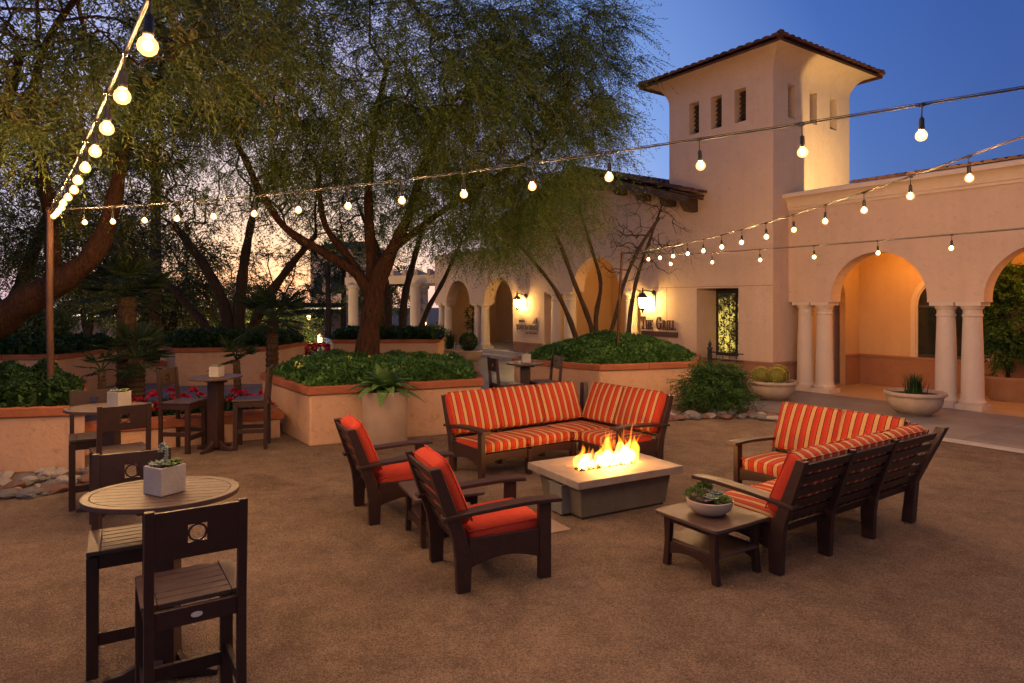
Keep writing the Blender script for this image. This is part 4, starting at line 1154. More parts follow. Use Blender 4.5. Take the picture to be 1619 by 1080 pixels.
# ------------------------------------------------------------------ planters and walls
def offset_poly(P, d):
    n=len(P); out=[]
    for i in range(n):
        a,b,c=Vector(P[i-1]),Vector(P[i]),Vector(P[(i+1)%n])
        e1=(b-a).normalized(); e2=(c-b).normalized()
        n1=Vector((e1.y,-e1.x)); n2=Vector((e2.y,-e2.x))
        m=(n1+n2); k=m.dot(n1); out.append(tuple(b+m*(d/k)))
    return out
def planter(label, poly, H, cat='planter', name='stucco_planter', capw=.26, soil=True, zb=0.0, group=None):
    c=Vector((sum(p[0] for p in poly)/len(poly),sum(p[1] for p in poly)/len(poly)))
    t=thing(name,label,cat,(c.x,c.y,zb),0,group)
    P=[(p[0]-c.x,p[1]-c.y) for p in poly]
    mb=MB(); mb.prism([(x,y,-.02) for x,y in P],(0,0,H-.12+.02)); 
    mb.build('wall',M_plwall,t,bevel=.03)
    o=offset_poly(P,.045); i_=offset_poly(P,-capw); n=len(P); z0,z1=H-.12,H
    mb=MB()
    for k in range(n):
        a0,a1=Vector(o[k]),Vector(o[(k+1)%n]); c0,c1=Vector(i_[k]),Vector(i_[(k+1)%n]); L_=(a1-a0).length; m=max(1,round(L_/1.25)); g=.0035/L_
        for q in range(m):
            f0=q/m+g; f1=(q+1)/m-g; dz=random.uniform(-.003,.003)
            p=[a0.lerp(a1,f0),a0.lerp(a1,f1),c0.lerp(c1,f1),c0.lerp(c1,f0)]
            mb.add([(v.x,v.y,z0) for v in p]+[(v.x,v.y,z1+dz) for v in p],[(3,2,1,0),(4,5,6,7),(0,1,5,4),(1,2,6,5),(2,3,7,6),(3,0,4,7)])
    mb.build('cap',M_plcap,t,bevel=.012)
    if soil:
        mb=MB(); mb.add([(x,y,H-.05) for x,y in i_],[tuple(range(n))]); mb.build('soil',M_soil,t)
    return t
def inside(poly, X, Y):
    r=np.zeros(len(X),bool); n=len(poly)
    for i in range(n):
        x1,y1=poly[i]; x2,y2=poly[(i+1)%n]
        c=((y1>Y)!=(y2>Y))&(X<(x2-x1)*(Y-y1)/(y2-y1+1e-12)+x1); r^=c
    return r
def edge_dist(poly, X, Y):
    d=np.full(len(X),1e9); n=len(poly)
    for i in range(n):
        a=np.array(poly[i]);b=np.array(poly[(i+1)%n]);e=b-a
        t=np.clip(((X-a[0])*e[0]+(Y-a[1])*e[1])/(e@e),0,1)
        d=np.minimum(d,np.hypot(X-a[0]-t*e[0],Y-a[1]-t*e[1]))
    return d
def cover(name,label,poly,z0,h,n,L,Wd,mat,soft=.35,over=-.08,cat='ground cover',lump=.08,kind='stuff',domed=None,upw=.55):
    Pg=offset_poly(poly,over) if over else poly
    xs=[p[0] for p in Pg]; ys=[p[1] for p in Pg]; X=[];Y=[];m=0
    while m<n:
        x=RNG.uniform(min(xs),max(xs),n); y=RNG.uniform(min(ys),max(ys),n); k=inside(Pg,x,y); X.append(x[k]);Y.append(y[k]); m+=k.sum()
    X=np.concatenate(X)[:n];Y=np.concatenate(Y)[:n]
    ed=edge_dist(Pg,X,Y)
    hh=h*(1-np.exp(-ed/soft))
    if domed: hh=hh+domed*np.clip(ed/np.max(ed),0,1)**1.0
    hh=hh+lump*(np.sin(X*5.1+1)*np.sin(Y*4.3)+.6*np.sin(X*11+Y*9))*np.clip(ed/.2,0,1)
    under=RNG.uniform(size=n)<.30
    f=np.where(under,RNG.uniform(.35,.8,n),RNG.uniform(.78,1.06,n))
    Z=z0+np.maximum(.0,hh)*f
    D=unit(np.stack([RNG.normal(size=n),RNG.normal(size=n),np.abs(RNG.normal(size=n))*upw+.15],1))
    sc=np.where(under,2.4,1.0)*RNG.uniform(.6,1.3,n)
    V,Q=leaf_quads(np.stack([X,Y,Z],1),D,L*sc,Wd*sc,up=(0,0,1))
    o=raw_mesh(name,V,Q,mat); tag(o,label,cat,None,kind); return o

P1=[(-3.03,10.0),(-.515,11.13),(-.80,13.8),(-4.4,14.6),(-4.5,12.05)]
planter('peach stucco planter with angled corner round the big leaning tree',P1,.88)
cover('ground_cover','glossy low green shrubs filling the planter under the big tree',P1,.80,.30,85000,.050,.030,M_ground,.22,-.06,lump=.05)
P2=[(.04,15.2),(1.78,13.55),(3.9,14.27),(4.6,16.4),(1.5,17.8)]
planter('peach stucco planter behind the sofa holding the mounded ivy bed',P2,.88)
cover('ground_cover','smooth green mound of ivy below the lanterns',P2,.78,.26,110000,.045,.032,M_ground,.25,-.06,lump=.025,domed=.42)
P0=[(-9.5,7.75),(-5.5,8.6),(-7.3,11.4),(-10.5,11.6)]
planter('dim peach planter at the edge of frame behind rocks',P0,.82)
cover('ground_cover','dark leafy shrub bed around the string light pole',P0,.76,.42,80000,.052,.034,M_hedge,.3,-.06,lump=.10)
P4=[(-9.64,18.3),(-8.63,17.1),(-6.4,17.6),(-6.2,20),(-9,20.5)]
planter('distant planter topped with a trimmed dark hedge',P4,.98)
cover('hedge','trimmed dark hedge on the distant planter under a many stemmed tree',P4,.93,.42,22000,.075,.05,M_hedge,.12,-.02,cat='hedge',lump=.03)
P6=[(-13.8,14.8),(-10.2,15.0),(-10.4,18),(-13.8,18.2)]
planter('far dim planter behind the light pole',P6,.98)
cover('hedge','dark low hedge behind the string light pole',P6,.93,.34,20000,.08,.05,M_hedge,.15,-.02,cat='hedge',lump=.05)
P3=[(-6.3,23.2),(-5.73,21.5),(-2.41,21.7),(-2.41,23.8),(-5.8,24.6)]
planter('far planter by the arches with clipped hedge',P3,.95)
cover('hedge','clipped green hedge on planter before the small arches',P3,.90,.36,20000,.08,.05,M_hedge,.15,-.02,cat='hedge',lump=.03)
def low_wall(label,a,b,H,w=.36):
    a=Vector(a);b=Vector(b);d=(b-a).normalized();n=Vector((-d.y,d.x))
    return planter(label,[tuple(a),tuple(b),tuple(b+n*w),tuple(a+n*w)],H,'wall','low_wall',.12,False)
low_wall('low seat wall in front of the red flower bed',(-6.0,9.36),(-3.68,10.62),.42)
low_wall('low seat wall behind the distant bar chairs',(-.45,12.85),(.95,13.95),.40)
low_wall('low retaining wall across the path behind the palms',(-12.2,17.3),(-9.05,17.75),.58)

# ------------------------------------------------------------------ small plants and pots
def rosette(mb, c, r, n, tilt=.6, w=.3, ph=0.0, layers=2):
    for ly in range(layers):
        k=max(4,n-ly*2); rr=r*(1-.35*ly); tl=tilt+.45*ly
        for i in range(k):
            a=2*PI*i/k+ph+ly*.4; d=Vector((math.cos(a)*math.cos(tl),math.sin(a)*math.cos(tl),math.sin(tl))); s=Vector((-math.sin(a),math.cos(a),0)); nn=d.cross(s)*-1
            c0=Vector(c); ww=rr*w
            V=[c0,c0+d*rr*.55+s*ww,c0+d*rr*.55+nn*ww*.5,c0+d*rr*.55-s*ww,c0+d*rr*.55-nn*ww*.5,c0+d*rr]
            mb.add(V,[(0,1,2),(0,2,3),(0,3,4),(0,4,1),(5,2,1),(5,3,2),(5,4,3),(5,1,4)])
def sprig_leaves(c, r, n, L, Wd, mat, name, parent, hz=.7):
    u=unit(RNG.normal(size=(n,3))); u[:,2]=np.abs(u[:,2])*hz
    P=np.array(c)+u*RNG.uniform(.3,1,size=(n,1))**.5*r
    D=unit(u+RNG.normal(size=(n,3))*.5+np.array([0,0,.3])); V,Q=leaf_quads(P,D,L,Wd)
    return raw_mesh(name,V,Q,mat,parent)
def cube_pot(label,loc,plabel,rz=0,s=.078,full=True):
    t=thing('cube_pot',label,'planter pot',loc,rz,'small concrete cube pots on the bar tables')
    mb=MB(); V=rect(s,s,0)+rect(s,s,2*s)+rect(s-.012,s-.012,2*s)+rect(s-.012,s-.012,2*s-.02)
    mb.add(V,[(3,2,1,0)]+[(4*k+i,4*k+(i+1)%4,4*k+4+(i+1)%4,4*k+4+i) for k in range(3) for i in range(4)]); mb.build('pot',M_conc,t,bevel=.004)
    mb=MB(); mb.box(-s+.013,s-.013,-s+.013,s-.013,2*s-.03,2*s-.018); mb.build('soil',M_soil,t)
    p=thing('succulent',plabel,'succulent plant',(loc[0],loc[1],loc[2]+2*s-.018),rz,'succulents in the cube pots')
    mb=MB(); rosette(mb,(-.015,-.02,.0),.075,11,.55,.26); 
    if full: rosette(mb,(-.055,.03,.0),.05,9,.6,.26)
    mb.build('grey_rosette',M_succ,p)
    mb=MB(); rosette(mb,(.035,.02,.01),.05,9,.5,.35); rosette(mb,(.065,-.01,.02),.04,8,.4,.35,.5); rosette(mb,(.03,.05,.02),.045,8,.6,.35,.9); mb.build('green_rosette',M_succ2,p)
    if full:
        mb=MB(); pts=[(-.0,.0,.0),(.012,.0,.07),(.01,.0,.115),(-.012,.0,.135),(-.036,.0,.12),(-.042,.0,.085)]
        q,_=smooth_poly([(*a,.01) for a in pts],.012)
        mb.tube([tuple(a) for a in q],.009,7)
        for i,a in enumerate(q): rosette(mb,tuple(a),.016,5,.2,.4,i*.7,1)
        mb.build('curled_stem',M_succ,p)
cube_pot('concrete cube pot on the nearest oval table',(-1.975,3.80,1.071),'blue grey succulents with curled stem on the nearest table',R(-28))
cube_pot('concrete cube pot on the second oval table',(-4.07,6.92,1.071),'small succulents on the second oval table',R(-20),.078,False)
cube_pot('concrete cube pot on the table by the flower bed',(-4.29,9.70,1.071),'small succulents on the table by the flower bed',R(-10),.075,False)
cube_pot('concrete cube pot on the distant table behind the sofa',(.25,12.0,1.071),'small succulents on the distant table behind the sofa',R(10),.075,False)
def bowl(label,loc,R0,H,mat=M_bowl,foot=.45,group='stone planter bowls'):
    t=thing('planter_bowl',label,'planter bowl',loc,0,group)
    mb=MB(); prof=[(0,0),(R0*foot,0),(R0*foot,.03*H)]
    for i in range(1,9):
        f=i/8; prof.append((R0*(foot+(.90-foot)*math.sin(f*PI/2)), H*(.04+.74*f**1.5)))
    prof+=[(R0*.93,H*.80),(R0*.93,H*.84),(R0,H*.87),(R0*1.01,H*.93),(R0*.99,H),(R0*.90,H),(R0*.87,H*.93),(R0*.86,H*.86),(0,H*.86)]
    mb.lathe(prof,40); mb.build('bowl',mat,t,smooth=50)
    mb=MB(); mb.lathe([(R0*.858,H*.865),(0,H*.90)],24); mb.build('soil',M_soil,t,smooth=180)
    return t
# bowl of succulents on the low side table
t=thing('planter_bowl','shallow stone bowl on the low side table','planter bowl',(1.60,5.40,.444),0,'stone planter bowls')
mb=MB(); mb.lathe([(0,0),(.09,0),(.12,.012),(.165,.05),(.182,.09),(.185,.118),(.178,.122),(.172,.115),(.165,.095),(0,.095)],36); mb.build('bowl',M_bowl,t,smooth=40)
mb=MB(); mb.lathe([(.166,.098),(0,.11)],20); mb.build('soil',M_soil,t)
p=thing('succulent','mixed green and purple succulents heaped in the shallow bowl','succulent plant',(1.60,5.40,.55),0)
mb=MB(); rosette(mb,(.0,-.05,.01),.085,12,.5,.28); rosette(mb,(.06,.03,.03),.08,11,.5,.28,.3); mb.build('grey_rosette',M_succ,p)
mb=MB(); rosette(mb,(-.06,-.06,.0),.075,11,.45,.3,.2); rosette(mb,(.12,.06,.0),.06,10,.5,.3); rosette(mb,(-.02,.08,.03),.07,10,.6,.3); mb.build('purple_rosette',M_succ3,p)
sprig_leaves((.08,-.08,.0),.075,420,.022,.010,M_succ2,'green_sprig',p); sprig_leaves((-.11,.02,.03),.085,420,.03,.008,M_succ2,'green_sprig',p); sprig_leaves((-.03,.07,.07),.06,160,.035,.012,M_fern,'green_sprig',p)
# barrel cactus bowl, grass bowl
bowl('stone bowl holding three golden barrel cacti by the column pair',(5.74,14.70,.012),.52,.42)
def barrel(loc,r,label,group='golden barrel cacti in the bowl'):
    t=thing('barrel_cactus',label,'cactus',loc,0,group)
    n=22; rows=12; mb=MB(); V=[]; SP=[]
    for j in range(rows+1):
        a=-.9+ (PI/2+.9)*j/rows
        for k in range(2*n):
            rr=r*(1.0 if k%2==0 else .88)*math.cos(a)
            th=PI*k/n; q=(rr*math.cos(th),rr*math.sin(th),r*.78+r*math.sin(a)*.95); V.append(q)
            if k%2==0 and j<rows: SP.append((q,th,a))
    m=2*n; mb.add(V,[(j*m+k,j*m+(k+1)%m,(j+1)*m+(k+1)%m,(j+1)*m+k) for j in range(rows) for k in range(m)]); mb.build('body',M_cactus,t,smooth=180)
    P=[];D=[]
    for q,th,a in SP:
        for _ in range(4):
            P.append(q); d=np.array([math.cos(th)*math.cos(a),math.sin(th)*math.cos(a),math.sin(a)])*.6+RNG.normal(size=3)*.5; D.append(d)
    V,Q=leaf_quads(np.array(P),unit(np.array(D)),r*.20,r*.018); raw_mesh('spine',V,Q,M_spine,t)
for (dx,dy,r,lb) in ((-.24,.05,.20,'golden barrel cactus at the outer rim of its bowl'),(.02,-.16,.20,'golden barrel cactus nearest the camera in the bowl'),(.17,.12,.22,'largest golden barrel cactus, at the back of the bowl')):
    barrel((5.74+dx,14.70+dy,.37),r,lb)
bowl('stone bowl of spiky grass before the second column pair',(7.69,12.75,.012),.53,.44)
def tuft(name,label,loc,n,L,spread,Wd,mat,cat='grass plant'):
    V=[];Q=[]
    for i in range(n):
        a=random.uniform(0,2*PI); sp=random.uniform(.05,1)*spread; l=L*random.uniform(.6,1.1); b0=Vector((random.gauss(0,.06),random.gauss(0,.06),0))
        pr=None; s=Vector((-math.sin(a),math.cos(a),0))
        for k in range(6):
            f=k/5; p=b0+Vector((math.cos(a),math.sin(a),0))*(sp*l*f**1.6)+Vector((0,0,l*(f-.25*sp*f*f))); w=Wd*(1-f**2)*.5+.0008
            V+=[tuple(p-s*w),tuple(p+s*w)]
            if k: b=len(V); Q.append((b-4,b-3,b-1,b-2))
    o=raw_mesh(name,V,Q,mat); o.location=loc; tag(o,label,cat); return o
tuft('ornamental_grass','dark spiky grass tuft growing in the stone bowl',(7.69,12.75,.40),230,.42,.75,.014,M_hedge)
bowl('stone bowl with round clipped shrub before the small arches',(-1.56,24.0,.012),.52,.42)
def ball_shrub(loc,r,n,label):
    t=thing('clipped_shrub',label,'shrub',loc)
    u=unit(RNG.normal(size=(n,3))); V,Q=leaf_quads(u*r*RNG.uniform(.8,1.02,size=(n,1)),unit(u*.6+RNG.normal(size=(n,3))*.6),.05,.03); raw_mesh('foliage',V,Q,M_hedge,t)
    mb=MB(); mb.tube([(0,0,-r*1.1),(0,0,0)],.03,6); mb.build('stem',M_bark2,t)
ball_shrub((-1.56,24.0,.42+.32),.32,3500,'round clipped shrub in the stone bowl before the arches')
bowl('stone bowl with dark spiky plant beside the far planter',(-2.32,25.2,.012),.45,.40)
tuft('spiky_plant','dark upright spiky plant in the far bowl',(-2.32,25.2,.38),120,.75,.5,.03,M_hedge,'plant')
# cylinder planter and broad leaved plant
t=thing('cylinder_planter','tall plain concrete cylinder planter against the stucco planter','planter pot',(-1.93,10.13,0))
mb=MB(); mb.lathe([(0,0),(.33,0),(.34,.02),(.345,.80),(.34,.815),(.305,.815),(.30,.76),(0,.76)],48); mb.build('pot',plain('drum_concrete',(.30,.205,.15),(.37,.26,.195),4,.8,.25,50,.25),t,smooth=40)
mb=MB(); mb.lathe([(.30,.762),(0,.78)],24); mb.build('soil',M_soil,t)
def broad_plant(loc,label):
    t=thing('agave_plant',label,'plant',loc); mb=MB()
    for i in range(44):
        ly=i/44; a=i*2.399; el=R(14+62*ly); L=.68*(1-.20*ly)*random.uniform(.85,1.1); wd=.085*random.uniform(.85,1.2)
        h=Vector((math.cos(a),math.sin(a),0)); s=Vector((-math.sin(a),math.cos(a),0)); V=[]
        for k in range(8):
            f=k/7; r=L*f*math.cos(el); z=L*f*math.sin(el)-.50*L*f*f*math.cos(el)-.05*f
            w=wd*math.sin(PI*min(1,.12+.88*f)**.8)*(1 if f<.99 else 0)+.002
            c=h*r+Vector((0,0,z+.04)); V+=[c-s*w+Vector((0,0,.3*w)),c,c+s*w+Vector((0,0,.3*w))]
        F=[]
        for k in range(7): F+=[(3*k,3*k+1,3*k+4,3*k+3),(3*k+1,3*k+2,3*k+5,3*k+4)]
        mb.add(V,F)
    mb.build('leaf',M_broad,t,smooth=180)['kind']='stuff'
broad_plant((-1.93,10.13,.78),'broad leaved bright green plant spilling from the cylinder planter')
# potted ficus
t=thing('clay_pot','large clay pot standing in the arcade at the frame edge','planter pot',(10.85,14.6,.012))
mb=MB(); mb.lathe([(0,0),(.34,0),(.36,.04),(.44,.42),(.46,.44),(.47,.52),(.45,.53),(.42,.50),(.41,.42),(0,.42)],32); mb.build('pot',M_terra,t,smooth=40)
mb=MB(); mb.lathe([(.41,.43),(0,.46)],20); mb.build('soil',M_soil,t)
tree('potted_tree','bushy potted tree filling the archway at the frame edge',[[(10.85,14.6,.45,.04),(10.83,14.6,1.0,.035),(10.87,14.58,1.5,.03)]],
     [(10.85,14.6,1.85,.62,.6,.75,150),(10.9,14.6,2.6,.5,.5,.45,60),(10.75,14.55,1.15,.45,.45,.3,40)],M_ground,M_bark2,6,12,.26,.075,.038,.3,cat='potted tree')
# feathery shrub by the rocks
t=thing('feathery_shrub','feathery green shrub spilling over the rocks beside the mounded planter','shrub',(3.95,13.0,.12))
X=[];O=[]
for i in range(300):
    a=RNG.uniform(0,2*PI); e=RNG.uniform(.1,1.35); r=RNG.uniform(.25,.74)
    u=np.array([math.cos(a)*math.cos(e),math.sin(a)*math.cos(e)*.9,math.sin(e)*1.0]); X.append(u*r+np.array([0,0,.08])); O.append(u)
V,Q=sprays(np.array(X),np.array(O),6,20,.32,.050,.017,.40); raw_mesh('foliage',V,Q,M_fern,t)
mb=MB()
for i in range(16):
    a=random.uniform(0,2*PI); e=random.uniform(.4,1.3); mb.tube([(0,0,0),(math.cos(a)*math.cos(e)*.3,math.sin(a)*math.cos(e)*.3,.35*math.sin(e)),(math.cos(a)*math.cos(e)*.65,math.sin(a)*math.cos(e)*.65,.7*math.sin(e))],[.012,.009,.004],5)
mb.build('stem',M_bark2,t)
# tall slim plant in a pot inside the small arches
t=thing('clay_pot','clay pot standing in the first small arch','planter pot',B(-16.35,.25,.30))
mb=MB(); mb.lathe([(0,0),(.24,0),(.34,.45),(.36,.5),(.31,.5),(.29,.44),(0,.44)],20); mb.build('pot',M_terra,t,smooth=40)
pb=B(-16.35,.25,0)
tree('potted_plant','thin dark plant with trailing stems in the first small arch',[[(pb.x,pb.y,.72,.03),(pb.x,pb.y,1.4,.02),(pb.x+.03,pb.y,2.0,.012)]],[(pb.x,pb.y,1.5,.25,.25,.75,50),(pb.x+.35,pb.y-.1,1.35,.3,.2,.25,14)],M_hedge,M_bark2,4,8,.15,.06,.03,.3,cat='potted plant')

# ------------------------------------------------------------------ rocks
rock_me=[]
def rock_mesh(seed):
    rr=np.random.default_rng(seed)
    import bmesh
    bm=bmesh.new(); bmesh.ops.create_icosphere(bm,subdivisions=2,radius=1)
    pl=unit(rr.normal(size=(9,3))); of=rr.uniform(.55,.85,9)
    for v in bm.verts:
        p=np.array(v.co)
        for a,b in zip(pl,of):
            d=p@a-b
            if d>0: p=p-a*d
        v.co=p*(1+rr.normal()*.03)
    me=bpy.data.meshes.new('rock'); bm.to_mesh(me); bm.free(); return me
def rocks(pts, group, label, smin, smax, seed):
    rr=random.Random(seed); base=[]
    for k in range(9):
        me=rock_mesh(seed*10+k); me.materials.append(M_rocks[k%3]); base.append(me)
    for (x,y) in pts:
        o=bpy.data.objects.new('rock',rr.choice(base)); COL.objects.link(o)
        s=rr.uniform(smin,smax)
        o.scale=(s*rr.uniform(.8,1.5),s*rr.uniform(.8,1.2),s*rr.uniform(.45,.75)); o.location=(x,y,s*.28); o.rotation_euler=(rr.uniform(-.2,.2),rr.uniform(-.2,.2),rr.uniform(0,6.3))
        tag(o,label,'rock',group)
rr=random.Random(3); pts=[]
while len(pts)<120:
    x=-6.9+1.85*rr.random(); yb=8.55+.21*(x+5.5); q=rr.random(); y=yb-.10-q*(1.75-.75*(x+6.9)/1.85)
    if x<-5.02-.0*q: pts.append((x,y))
rocks(pts,'rocks at the foot of the dim planter','rough rock in the dry bed at the foot of the dim planter',.05,.125,3)
pts=[]
for i in range(62):
    f=rr.random(); x=2.75+2.55*f; pts.append((x,12.05+.10*f+rr.random()*(.75-.3*f)+.08*math.sin(5*f)))
rocks(pts,'rocks bordering the feathery shrub','pale or reddish rock in the border under the feathery shrub',.06,.15,4)

# ------------------------------------------------------------------ string lights
def socket_mb():
    mb=MB(); mb.lathe([(.005,.0),(.008,-.004),(.015,-.012),(.016,-.055),(.018,-.06),(.018,-.075),(.014,-.08)],8,(0,0,-.07)); mb.tube([(0,0,.0),(0,0,-.075)],.004,5)
    mb.box(-.018,.018,-.010,.010,-.012,.008); return mb
_s=socket_mb().build('socket',M_cable,None,smooth=40); SOCK=_s.data; bpy.data.objects.remove(_s)
mb=MB(); mb.lathe([(0,-.016),(.011,-.022),(.016,-.034),(.011,-.046),(0,-.051)],7,(0,0,-.145)); _b=mb.build('filament',M_fil,None,smooth=180); FILME=_b.data; bpy.data.objects.remove(_b)
mb=MB(); mb.lathe([(.010,0),(.017,-.006),(.029,-.021),(.033,-.037),(.029,-.053),(.017,-.065),(.0,-.070)],14,(0,0,-.145)); _b=mb.build('bulb',M_bulb,None,smooth=180); BULBME=_b.data; bpy.data.objects.remove(_b)
def string_lights(label, wire_pts, bulb_pts):
    c=Vector(wire_pts[0]); t=thing('string_lights',label,'string lights',c,0,'strings of bulbs over the plaza')
    mb=MB(); q,_=smooth_poly([(*p,.01) for p in wire_pts],.4)
    mb.tube([tuple(Vector(p)-c) for p in q],.0065,5)
    off=np.array([.012,.004,.014]); mb.tube([tuple(Vector(p+off)-c) for p in q],.003,4); mb.build('wire',M_cable,t,smooth=180)
    for p in bulb_pts:
        s=bpy.data.objects.new('socket',SOCK); COL.objects.link(s); s.parent=t; s.location=Vector(p)-c; s.rotation_euler=(random.uniform(-.06,.06),random.uniform(-.06,.06),random.uniform(0,3))
        b=bpy.data.objects.new('bulb',BULBME); COL.objects.link(b); b.parent=s
        b=bpy.data.objects.new('filament',FILME); COL.objects.link(b); b.parent=s
DROP=.19
POLE1=(-6.26,9.05,3.40)
def lineA(d): return (-1.19-.738*(d-2.2), d, 2.98+DROP+.0065*(d-2.2)**2)
dsA=[2.2+.531*i for i in range(0,13)]
string_lights('string of bulbs running from overhead beside the camera to the dim planter pole',[POLE1]+[lineA(d) for d in (8.4,7,5.5,4,2.8,1.4,0)],[lineA(d) for d in dsA])
def lineB(n): d=8.64*(1-.0386*n); return ((-676.5+69.6*n)/1056*8.64, d, 3.05+DROP+.0021*(n-7.7)**2)
string_lights('string of bulbs crossing before the tree and tower to the upper frame edge',[POLE1]+[lineB(n) for n in (0,3,6,9,12,14,16)],[lineB(n) for n in range(0,15)])
POLE3=(2.40,14.6,3.22)
def lineC(n): d=5.5*(1+.1188*n); return ((721.5-16.4*n)*5.5/1056, d, 2.965+DROP+.0027*(n-8.5)**2)
string_lights('string of bulbs fanning from the mound pole, the upper of two toward the frame edge',[lineC(n) for n in (-3,-1.5,0,2,4,6,8,10,12)]+[POLE3],[lineC(n) for n in range(-1,13)])
def lineD(n): d=9.15*(1+.0885*n); return ((695.5-66.7*n)*9.15/1056, d, 2.90+DROP-.03+.003*(n-2)**2)
string_lights('string of bulbs crossing low before the colonnade arches to the mound pole',[lineD(n) for n in (-3,-1.5,0,1.5,3,4.5)]+[POLE3],[lineD(n) for n in range(-1,6)])
t=thing('light_pole','rusty steel string light pole rising from the dim planter','light pole',(-6.30,9.10,.72),0,'string light poles')
mb=MB(); mb.tube([(-.02,.06,0),(0,0,1.4),(.035,-.04,2.72)],[.045,.042,.04],10); mb.tube([(.035,-.04,2.66),(.04,-.05,2.70)],.05,10); mb.build('post',M_rust,t,smooth=60)
t=thing('light_pole','slim string light pole among the stems on the ivy mound','light pole',(2.35,14.65,.9),0,'string light poles')
mb=MB(); mb.tube([(-.04,.0,0),(0,-.02,1.2),(.06,-.05,2.36)],[.03,.03,.028],8); mb.tube([(.055,-.05,2.28),(.062,-.05,2.32)],.04,8); mb.build('post',M_rust,t,smooth=60)

n=2600
X=RNG.uniform(-7,8,n); Y=RNG.uniform(2.2,12.5,n)
V,Q=leaf_quads(np.stack([X,Y,np.full(n,.008)],1),unit(np.stack([RNG.normal(size=n),RNG.normal(size=n),np.abs(RNG.normal(size=n))*.12],1)),RNG.uniform(.012,.030,n),RNG.uniform(.005,.011,n),up=(0,0,1))
o=raw_mesh('fallen_leaves',V,Q,leafmat('dry_leaf',(.10,.055,.02),(.16,.09,.03),(.22,.14,.05),.1)); tag(o,'tiny dry leaves scattered over the gravel plaza','leaf litter',None,'stuff')
n=16000
X=RNG.uniform(-6,7,n); Y=2.4+10*RNG.uniform(0,1,n)**1.5; rs_=RNG.uniform(.0025,.008,n)*np.where(RNG.uniform(size=n)<.06,1.7,1)
base=np.array([(1,0,0),(0,1,0),(-1,0,0),(0,-1,0),(0,0,.8),(0,0,-.5)]); tri=np.array([(0,1,4),(1,2,4),(2,3,4),(3,0,4)])
ang=RNG.uniform(0,6.28,n); ca,sa=np.cos(ang),np.sin(ang)
jit=base[None]*RNG.uniform(.7,1.3,(n,6,1))
vx=(jit[...,0]*ca[:,None]-jit[...,1]*sa[:,None])*rs_[:,None]+X[:,None]; vy=(jit[...,0]*sa[:,None]+jit[...,1]*ca[:,None])*rs_[:,None]+Y[:,None]; vz=jit[...,2]*rs_[:,None]+.001
V=np.stack([vx,vy,vz],-1).reshape(-1,3); Q=(tri[None]+6*np.arange(n)[:,None,None]).reshape(-1,3)
o=raw_mesh('loose_gravel',V,Q,plain('loose_stone',(.11,.075,.055),(.34,.26,.195),40,.9,.2)); tag(o,'loose small stones strewn over the gravel plaza','gravel',None,'stuff')

# ------------------------------------------------------------------ trees
tree('shade_tree','big leaning mesquite tree with forked rough trunk in the angled planter',
  [[(-2.84,13.0,.7,.26),(-2.82,13.0,1.2,.225),(-2.74,13.0,1.9,.205),(-2.62,13.0,2.55,.185),(-2.32,12.9,3.15,.125),(-1.98,12.75,3.8,.09),(-1.6,12.5,4.8,.08),(-1.1,12.3,5.8,.05)],
   [(-2.68,13.02,2.35,.14),(-2.74,13.05,2.95,.115),(-2.80,13.1,3.7,.095),(-2.83,13.2,4.6,.08),(-2.7,13.3,5.8,.06),(-2.5,13.3,6.8,.05)],
   [(-2.70,13.0,2.15,.14),(-2.98,12.92,2.68,.105),(-3.65,12.7,3.14,.085),(-4.25,12.5,3.55,.070),(-4.6,12.2,4.2,.055),(-5.0,11.9,5.2,.05)],
   [(-2.72,12.98,2.3,.09),(-3.15,13.05,2.98,.075),(-3.7,13.2,3.7,.06),(-3.9,13.4,4.8,.05)],
   [(-2.3,12.9,3.18,.08),(-1.3,12.7,3.9,.055),(-.3,12.5,4.5,.045),(.6,12.3,5.0,.03)]],
  [(-2.6,12.6,6.9,4.5,3.6,2.6,470),(-.1,12.2,5.5,2.3,2.2,1.5,190),(-4.9,12.0,5.6,2.2,2.2,1.6,95),(-.45,12.5,4.1,1.5,1.5,.75,80),(.9,12.2,6.6,1.35,1.8,1.5,100),(-2.0,10.2,5.9,2.6,1.5,1.0,120)],
  M_leaf_main,M_bark,15,26,.72,.080,.0145,.46,minr=.0045)
tree('shade_tree','dim tree with thick curving limb reaching over the light pole',
  [[(-10.6,11.6,-.1,.36),(-10.0,11.5,.9,.33),(-9.0,11.3,1.6,.29),(-8.2,11.15,2.1,.25),(-7.4,11.05,2.55,.20),(-6.85,11.0,3.0,.16),(-6.5,10.9,3.8,.12),(-6.1,10.6,4.8,.08),(-5.4,10.2,5.6,.05)],
   [(-9.4,11.35,1.4,.20),(-9.3,11.3,2.4,.18),(-8.9,11.2,3.6,.14),(-8.4,10.9,4.8,.10),(-7.6,10.3,5.9,.06)],
   [(-7.6,11.05,2.45,.12),(-7.5,10.9,3.2,.10),(-7.2,10.3,4.0,.08),(-6.6,9.2,4.8,.06),(-5.6,8.0,5.2,.04),(-4.4,6.8,5.3,.03)]],
  [(-7.8,10.6,6.4,3.6,3.2,2.3,300),(-9.3,11.0,4.6,2.2,2.2,1.3,110),(-5.4,8.6,5.9,2.5,2.4,1.2,130),(-3.9,6.6,5.2,1.8,1.6,.75,75),(-5.6,6.8,4.7,1.5,1.4,1.0,60),(-6.9,11.4,4.5,1.4,1.4,1.1,70)],
  M_leaf_near,M_bark,8,20,.60,.085,.021,.40,minr=.005)
